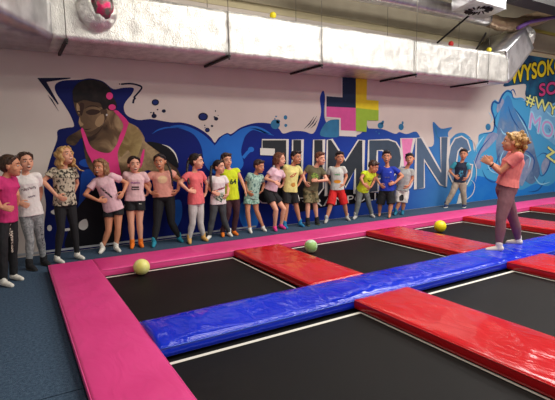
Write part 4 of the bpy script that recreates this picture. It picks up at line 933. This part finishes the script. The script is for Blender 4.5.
white = mat('sock_white', srgb(226, 222, 212), .8); black = cloth('black', (20, 20, 24)); M_txt = cloth('ink', (26, 22, 24))
GRP = 'children lined up along the wall'
KIDS = [
 ('girl in magenta shirt and black lace-striped trousers, first in the row at the left', dict(
    h=(11.5,166), hy=68, nb=(5.5,179), hp=(6,217), ty=55, aL=((-5,197,.05),(1,207.5,.14),(9,208.5,.14)), aR=((17,195,.1),(17,205,.05),(13,208,.1)), kL=(2,245), kR=(13,243), kLd=.03,
    fL=((2,286),(17,288)), fR=((12,279.5),(26,281)), fem=1, seed=1, hem=-.12, hair=('brown','pony'), tail=[(0,-.1,.02),(-2,165,0),(-5,175,0),(-6,186,0)], skin='tan',
    cloth=dict(top=('tee', cloth('magenta', (196, 44, 110))), bottom=('jeans', black), feet=('sock', white),
      bprint=[('lace_stripe', cloth('lace', (190, 176, 160), (60, 50, 50), 'voronoi', 60), -.03, -.2, ('band', [(0, .02), (.0, -.32)], .035))]))),
 ('smiling girl in white t-shirt, light grey jeans and black shoes, second from the left', dict(
    h=(25.5,162), hy=22, hpitch=4, nb=(26,176), hp=(31,213), ty=8, aL=((14.5,193,-.02),(19,203,.12),(25,205,.16)), aR=((41,192,-.14),(38,204,-.12),(34,208,-.1)), kL=(30,240), kR=(40,238),
    fL=((28.5,269),(39,272)), fR=((43,264),(49,266)), fem=1, seed=2, hem=-.06, hair=('brown','tied'), skin='fair', tail=[(0,-.1,.06),(19,160,-.08)], tailw=1.3,
    cloth=dict(top=('tee', cloth('white', (232, 226, 222))), bottom=('leggings', cloth('greyjean', (122, 124, 126), (150, 152, 152), sc=30)), feet=('shoe', black, M_dark),
      print=[('chest_writing', cloth('greyprint', (170, 160, 160)), .0, .66, ('scribble', 0.182, 0.043, .15)), ('small_print', cloth('greyprint2', (140, 130, 140)), .02, .45, ('scribble', 0.094, 0.028, .1))],
      bprint=[('dark_splatter', cloth('darkprint', (66, 66, 72), (130, 130, 132), 'voronoi', 40), .085, -.55, ('band', [(0, .1), (.01, -.22)], .03))]))),
 ('girl with long wavy blonde hair, leopard blouse and black trousers, head tilted back', dict(
    h=(65.5,155.5), hy=38, hpitch=14, nb=(63.5,170), hp=(65,203), ty=20, aL=((43,181,.02),(57,196,.12),(65,199.5,.14)), aR=((77,183,-.14),(73,194,-.14),(70,199,-.1)), kL=(61,229), kR=(74,227),
    fL=((56,262.5),(64,264)), fR=((76,258.5),(88,260.5)), fem=1, seed=3, hem=-.06, hlen=.27, hair=('blonde','wavy'), skin='fair', sock=.02, loose=.006, tail=[(.07,-.03,-.05),(76,166,.0),(80,170,0),(84,171,.0)], tailw=.6,
    cloth=dict(top=('blouse', cloth('leopard', (52, 46, 40), (196, 184, 160), 'noise', 26, (.44, .52))), bottom=('leggings', black), feet=('sock', white)))),
 ('girl in pale pink t-shirt with diagonal black lettering, black shorts and white socks', dict(
    h=(100,167.5), hy=-28, nb=(103,178), hp=(113,207), ty=-6, aL=((85,194.5,.05),(98,200.5,.14),(107,200.8,.15)), aR=((127,183,-.08),(123.5,192,.06),(120.5,197,.10)), kL=(108.5,230.5), kR=(118,228.5),
    fL=((103.5,251.5),(97,256.5)), fR=((115.5,250.5),(122.5,253.5)), fem=1, seed=4, hem=-.12, slen=.35, hlen=.22, hair=('light','long'), skin='tan', tilt=-.01,
    cloth=dict(top=('tee', cloth('palepink', (226, 186, 194))), bottom=('shorts', black), feet=('sock', white),
      print=[('black_lettering', M_txt, -.01, .52, ('scribble', 0.226, 0.038, -1.02))], bprint=[]))),
 ('girl in pink t-shirt with dotted print, black shorts and bright orange socks', dict(
    h=(134,164.5), hy=14, nb=(135,174), hp=(135,200), ty=2, aL=((124.5,186,-.08),(127,196,-.08),(130,199,0)), aR=((150,185.5,-.08),(147,194.5,-.06),(143,198,-.02)), kL=(131,223), kR=(139.5,222.5),
    fL=((132.5,245.5),(131,250.5)), fR=((140.5,244),(144.8,248.5)), fem=1, seed=5, hem=-.02, slen=.42, g=1.06, hair=('dark','tied'), tail=[(0,-.1,.03),(129,163,-.1)], skin='pink',
    cloth=dict(top=('tee', cloth('pink2', (226, 188, 190))), bottom=('shorts', black), feet=('sock', mat('sock_orange', srgb(232, 120, 30), .8)),
      print=[('dark_bar', M_txt, 0, .5, ('band', [(-.055, 0), (.055, 0)], .022)), ('dark_lettering', M_txt, 0, .42, ('scribble', 0.130, 0.031, 0)), ('violet_lettering', cloth('violet', (170, 110, 160)), 0, .66, ('scribble', 0.143, 0.034, 0))],
      bprint=[('white_logo', white, .075, -.12, ('scribble', 0.047, 0.019, 0))]))),
 ('girl in peach blouse with dark plait over her shoulder, black leggings and teal socks', dict(
    h=(160,162), hy=-12, hroll=6, nb=(162,173.5), hp=(164,197), ty=0, aL=((143,182,-.02),(151,193,.10),(158,196,.14)), aR=((179.5,180,-.04),(178,190.5,.06),(173.5,195,.10)), kL=(157,224), kR=(171.5,223),
    fL=((154.5,245.5),(152.5,249)), fR=((178.5,240.5),(184.5,243)), fem=1, seed=6, g=1.2, hem=.02, sw=1.1, hair=('dark','pony'), tail=[(.06,-.06,.02),(168.5,166,.05),(171,172,.12),(172,180,.12),(172.5,186,.10)], tailw=.8, skin='tan', smile=1, loose=.004,
    cloth=dict(top=('blouse', cloth('peach', (224, 156, 140))), bottom=('leggings', black), feet=('sock', mat('sock_teal', srgb(30, 136, 160), .8)), sleeve=.3,
      print=[('cream_yoke', cloth('yoke', (226, 190, 150)), 0, .74, ('patch', .075, .06))]))),
 ('girl in coral t-shirt and pale grey leggings, dark ponytail, looking to the right', dict(
    h=(197,161.5), hy=66, nb=(194.5,173.5), hp=(196,201), ty=38, aL=((180,183,.05),(188.7,191,.14),(196,191.5,.12)), aR=((207,184,-.1),(206,193,-.1),(203,197,-.05)), kL=(192.5,223.5), kR=(200.5,223),
    fL=((189.3,242.3),(190.5,245.5)), fR=((202.5,240),(208.5,242)), fem=1, seed=7, hem=-.10, hair=('dark','pony'), tail=[(0,-.1,.03),(188,162,.0),(187,170,.06),(188,178,.10),(189,184,.12)], tie=(-.02,-.11,.035), tiem=mat('tie_pink', srgb(220, 130, 150), .6), skin='pink', smile=0,
    cloth=dict(top=('tee', cloth('coral', (228, 108, 112))), bottom=('leggings', cloth('lightgrey', (190, 184, 182))), feet=('sock', mat('sock_mustard', srgb(206, 160, 90), .8)),
      print=[('dark_letters', M_txt, .05, .55, ('scribble', 0.104, 0.031, -1.2))]))),
 ('girl in white t-shirt with pink and green print and dark grey jeans', dict(
    h=(219.5,167), hy=52, nb=(217.5,177.5), hp=(218,202), ty=18, aL=((207.5,187,-.05),(213,192.5,.10),(218,194,.12)), aR=((228.5,187,-.04),(227.5,195,.06),(224,198.5,.10)), kL=(212.5,219), kR=(223.5,219),
    fL=((210,238.5),(206,241)), fR=((228.5,235.5),(234,238)), fem=1, s=.93, seed=8, hem=-.08, hair=('dark','pony'), tail=[(0,-.1,.03),(211.5,167,.0),(210.5,176,.06),(211,186,.10),(212,193,.10)], tailw=1.1, skin='pink', smile=0,
    cloth=dict(top=('tee', cloth('white2', (230, 220, 220))), bottom=('jeans', cloth('darkgrey', (62, 64, 68))), feet=('sock', white),
      print=[('pink_script', cloth('cerise', (170, 40, 80)), .0, .52, ('scribble', 0.250, 0.037, .25)), ('leaf_print', cloth('leaf', (30, 60, 46), (190, 200, 180), 'noise', 30), .0, .22, ('patch', .1, .08, .5))]))),
 ('boy in neon yellow sleeveless shirt with number 64, maroon trousers and orange socks', dict(
    h=(226.5,160.5), hy=28, nb=(229.5,170.5), hp=(231.5,198), ty=12, aL=((222,184,-.14),(227.5,190.5,.02),(231.5,191.5,.04)), aR=((241.5,180,-.02),(245,189.5,.02),(246,193,.04)), kL=(228,212.5), kR=(236.5,212.5),
    fL=((222.5,233),(223.5,236.8)), fR=((233,231),(241,233.6)), ymax=7.11, seed=9, hem=-.05, hair=('brown','short'), skin='fair', smile=0,
    cloth=dict(top=('tee', cloth('neon', (206, 222, 30))), bottom=('jeans', cloth('maroon', (62, 28, 36))), sleeve=.22, feet=('sock', mat('sock_orange', srgb(232, 120, 30), .8)),
      print=[('shirt_number', cloth('darkgreen', (30, 50, 40)), .028, .58, ('text', '64', .12))]))),
 ('child in mint green leafy shirt and matching shorts, white socks, leaning to look right', dict(
    h=(259.3,166.5), hy=50, hpitch=-8, nb=(255.5,175.5), hp=(251.5,196), ty=24, aL=((245.5,184,-.06),(248,192,.06),(251,194.5,.10)), aR=((264,184,-.08),(262,191,-.02),(259,194,.02)), kL=(247.5,211.5), kR=(256.5,210.5),
    fL=((249.5,231),(253,234)), fR=((262.5,229.8),(267.5,232)), s=.94, seed=10, hem=-.10, slen=.5, sock=.0, hair=('brown','short'), skin='tan', smile=0, loose=.004,
    cloth=dict(top=('shirt', cloth('mintleaf', (166, 200, 184), (86, 124, 120), 'noise', 24, (.52, .60))), bottom=('shorts', cloth('mintleaf2', (160, 196, 178), (96, 140, 120), 'noise', 24, (.5, .6))), feet=('sock', white), sleeve=.6))),
 ('girl in pale pink t-shirt, black shorts and hot pink socks, hands on hips bending forward', dict(
    h=(280,159.5), hy=58, nb=(277.5,170.5), hp=(270,191), ty=48, py=48, aL=((265.5,178.5,.04),(274.5,182,.14),(279.5,184.5,.12)), aR=((285,180,-.10),(283,185,-.08),(280,187,-.04)), kL=(276,210), kR=(284,209), kLd=.08, kRd=.04,
    fL=((274.5,230),(277.5,233)), fR=((280,227),(288,229)), fem=1, seed=11, hem=.05, slen=.6, hlen=.17, sock=-.01, hair=('auburn','long'), skin='pink', smile=1,
    cloth=dict(top=('tee', cloth('pink3', (226, 190, 202))), bottom=('shorts', black), feet=('sock', mat('sock_pink', srgb(220, 60, 140), .8)),
      print=[('navy_print', cloth('navyprint', (60, 40, 70)), .0, .5, ('scribble', 0.125, 0.037, 0))]))),
 ('boy in pale yellow t-shirt, black shorts with white side stripe and blue socks', dict(
    h=(296.5,157.5), hy=42, nb=(292,167), hp=(290,190), ty=20, aL=((282,177,-.14),(285,184,-.10),(288,187,-.05)), aR=((302,177,-.12),(299,184,-.08),(296,187,-.05)), kL=(286.5,206), kR=(296,205),
    fL=((284,223),(288.5,225)), fR=((299,220.2),(307,222.3)), ymax=7.11, seed=12, hem=-.08, slen=.85, hair=('dark','short'), skin='tan', smile=1, loose=.004,
    cloth=dict(top=('tee', cloth('paleyellow', (228, 220, 140))), bottom=('shorts', black), feet=('sock', mat('sock_blue', srgb(24, 120, 170), .8)),
      print=[('red_scrawl', cloth('redprint', (180, 40, 50)), .0, .62, ('band', [(-.06, -.02), (0, .03), (.06, .05), (.02, .0), (-.05, -.03)], .014)), ('small_scrawl', cloth('brownprint', (200, 140, 60)), .02, .25, ('patch', .05, .04, .6))],
      bprint=[('side_stripe', white, .0, -.35, ('band', [(0, .08), (.01, -.22)], .025), 65)]))),
 ('boy in olive t-shirt with green print and camouflage shorts, hands on his belly', dict(
    h=(320.5,158.8), hy=40, hroll=4, nb=(315.5,168), hp=(311,189), ty=14, aL=((303,175,.02),(305,182,.10),(307.5,185.5,.10)), aR=((327,180,.08),(318,181,.20),(312,180,.20)), kL=(307.8,204), kR=(315,203.5),
    fL=((307.5,221.5),(309.5,225)), fR=((316.5,218.5),(321.5,222)), seed=13, hem=-.05, slen=.95, hair=('auburn','short'), skin='pink', smile=1,
    cloth=dict(top=('tee', cloth('olive', (98, 94, 66))), bottom=('shorts', cloth('camo', (72, 68, 42), (128, 116, 82), 'noise', 12, (.46, .52))), feet=('shoe', black, mat('sole_grey', srgb(70, 80, 50), .7)), 
      print=[('green_print', cloth('greenprint', (150, 176, 80), (80, 120, 50), 'noise', 30), .0, .62, ('patch', .075, .06, .4))]))),
 ('boy in light grey t-shirt with green lettering and red knee-length shorts', dict(
    h=(339.7,157.8), hy=12, nb=(337,168), hp=(337,189), ty=4, aL=((327,178,-.08),(331,185,0),(333.5,187.5,.06)), aR=((346.5,176.5,-.06),(343.5,184.5,.04),(341,187.5,.08)), kL=(330.5,205.5), kR=(344.5,204.5),
    fL=((326.8,219.5),(324,221.8)), fR=((346.3,216),(351.5,218)), seed=14, hem=-.04, slen=.95, hair=('dark','short'), skin='tan', smile=1,
    cloth=dict(top=('tee', cloth('lightgrey2', (198, 200, 192))), bottom=('shorts', cloth('red', (206, 30, 30))), feet=('sock', mat('sock_grey', srgb(180, 176, 170), .8)),
      print=[('green_lettering', cloth('green', (70, 160, 90)), 0, .68, ('scribble', 0.125, 0.037, 0)), ('orange_patch', cloth('orangeprint', (220, 150, 40)), 0, .36, ('patch', .075, .035, .3))]))),
 ('boy in neon yellow shirt and grey trousers bending over sideways behind the boy in blue', dict(
    h=(373.6,167), hy=62, hpitch=-22, nb=(369.3,172.5), hp=(362.5,190), nd=.12, ty=40, py=30, aL=((361,178.5,.10),(363.5,184,.20),(366.5,186,.2)), aR=((374,181,-.05),(371,187,0),(369,189,.02)), kL=(358.5,202), kR=(368,200),
    fL=((356,216.5),(352,218.5)), fR=((370.8,213.5),(375.5,215)), seed=15, hem=-.05, hair=('brown','short'), skin='tan', smile=0,
    cloth=dict(top=('tee', cloth('neon2', (204, 226, 40))), bottom=('jeans', cloth('midgrey', (104, 108, 106))), feet=('sock', mat('sock_grey', srgb(180, 176, 170), .8)), sleeve=.4,
      print=[('dark_print', M_txt, 0, .6, ('band', [(-.05, .03), (0, .0), (.05, .03)], .02))]))),
 ('boy in royal blue t-shirt and black knee-length shorts facing the camera, hands on hips', dict(
    h=(386.6,156.8), hy=0, nb=(387.5,168.2), hp=(387,190), ty=0, aL=((375.5,176.8,-.03),(380,184.5,.10),(383,187,.14)), aR=((402.5,176,-.03),(394.5,183,.10),(390,184,.14)), kL=(380,204.5), kR=(391,204.5),
    fL=((379.5,215.5),(379,218)), fR=((389.6,217),(388.6,219.8)), seed=16, g=1.1, hem=-.03, slen=.98, hair=('dark','short'), skin='tan', smile=1, hs=1.2,
    cloth=dict(top=('tee', cloth('royal', (24, 52, 168))), bottom=('shorts', black), feet=('none',),
      print=[('chest_mark', cloth('slate', (96, 100, 150)), 0, .58, ('scribble', 0.114, 0.034, 0)), ('white_tick', white, .07, .8, ('band', [(-.02, 0), (.02, .005)], .008))]))),
 ('boy in grey t-shirt and white shorts leaning out behind the boy in blue', dict(
    h=(409.8,159), hy=-8, hroll=8, nb=(406,169.5), hp=(402.5,190), ty=-8, aL=((398,178,-.08),(397,185,-.04),(399,188,0)), aR=((412.5,179,-.02),(408.5,186,.06),(405.5,188.5,.08)), kL=(399,203), kR=(403.5,203),
    fL=((396,214.5),(393.5,216.5)), fR=((402.6,214),(402,216.5)), ymax=7.11, seed=17, hem=-.03, slen=.95, hair=('dark','short'), skin='tan', smile=1,
    cloth=dict(top=('tee', cloth('grey3', (168, 170, 166))), bottom=('shorts', cloth('white3', (214, 208, 200))), feet=('sock', mat('sock_teal2', srgb(22, 110, 140), .8)),
      bprint=[('black_patch', M_txt, .02, -.35, ('patch', .05, .07, .2))]))),
 ('boy apart from the row in navy shirt with teal sleeves and baggy beige trousers', dict(
    h=(463.6,154.3), hy=-6, nb=(461.5,163.5), hp=(459.5,182), ty=-4, aL=((449.5,171,-.02),(454.5,176,.08),(457.5,178,.12)), aR=((469.5,172,-.04),(467,178,.06),(464,180.5,.08)), kL=(452.5,193), kR=(463.5,193),
    fL=((446.5,207),(443.5,208.8)), fR=((464.2,207),(463.6,209)), seed=18, hem=-.02, hair=('dark','short'), skin='tan', smile=0,
    cloth=dict(top=('tee', cloth('navy', (22, 32, 54))), bottom=('loose', cloth('beige', (164, 150, 132))), feet=('shoe', cloth('navyshoe', (24, 36, 80)), white), sleeve_mat=cloth('tealsleeve', (52, 150, 168)), sleeve=.6,
      print=[('teal_figure', cloth('cyanprint', (70, 160, 190), (30, 50, 80), 'noise', 30), .02, .45, ('patch', .05, .08, .6))]))),
 ]
for lab, spec in KIDS: person(lab, GRP, spec)
person('woman in coral t-shirt and mauve leggings standing on the blue pad, clapping', None, dict(
    h=(511.5,142), hy=-80, hpitch=6, nb=(516,154.5), hp=(506,189), ty=-76, py=-72, s=1.1, hs=1.06, z=.113, aL=((503,171,.02),(492,163.5,-.02),(485,158,-.04)), aR=((500.5,172,.0),(490.5,164,.04),(483.5,159,.04)), kL=(514,221.5), kR=(500.5,220.5), kLd=-.02, kRd=.05,
    fR=((502,252),(484,251)), fL=((521,245.5),(507,243.5)), fem=1, seed=19, hem=.10, sock=.03, hair=('light','pony'), curlytail=True, tail=[(0,-.1,.03),(520.5,142.5,.0)], skin='tan', smile=0, g=1.2, clap=1, spread=1.2, curl=.15, watch=1, sw=1.0, loose=-.002,
    cloth=dict(top=('tee', cloth('coral2', (222, 122, 118))), bottom=('leggings', cloth('mauve', (118, 78, 86))), feet=('sock', mat('sock_cream', srgb(222, 214, 200), .8)), sleeve=.5)))
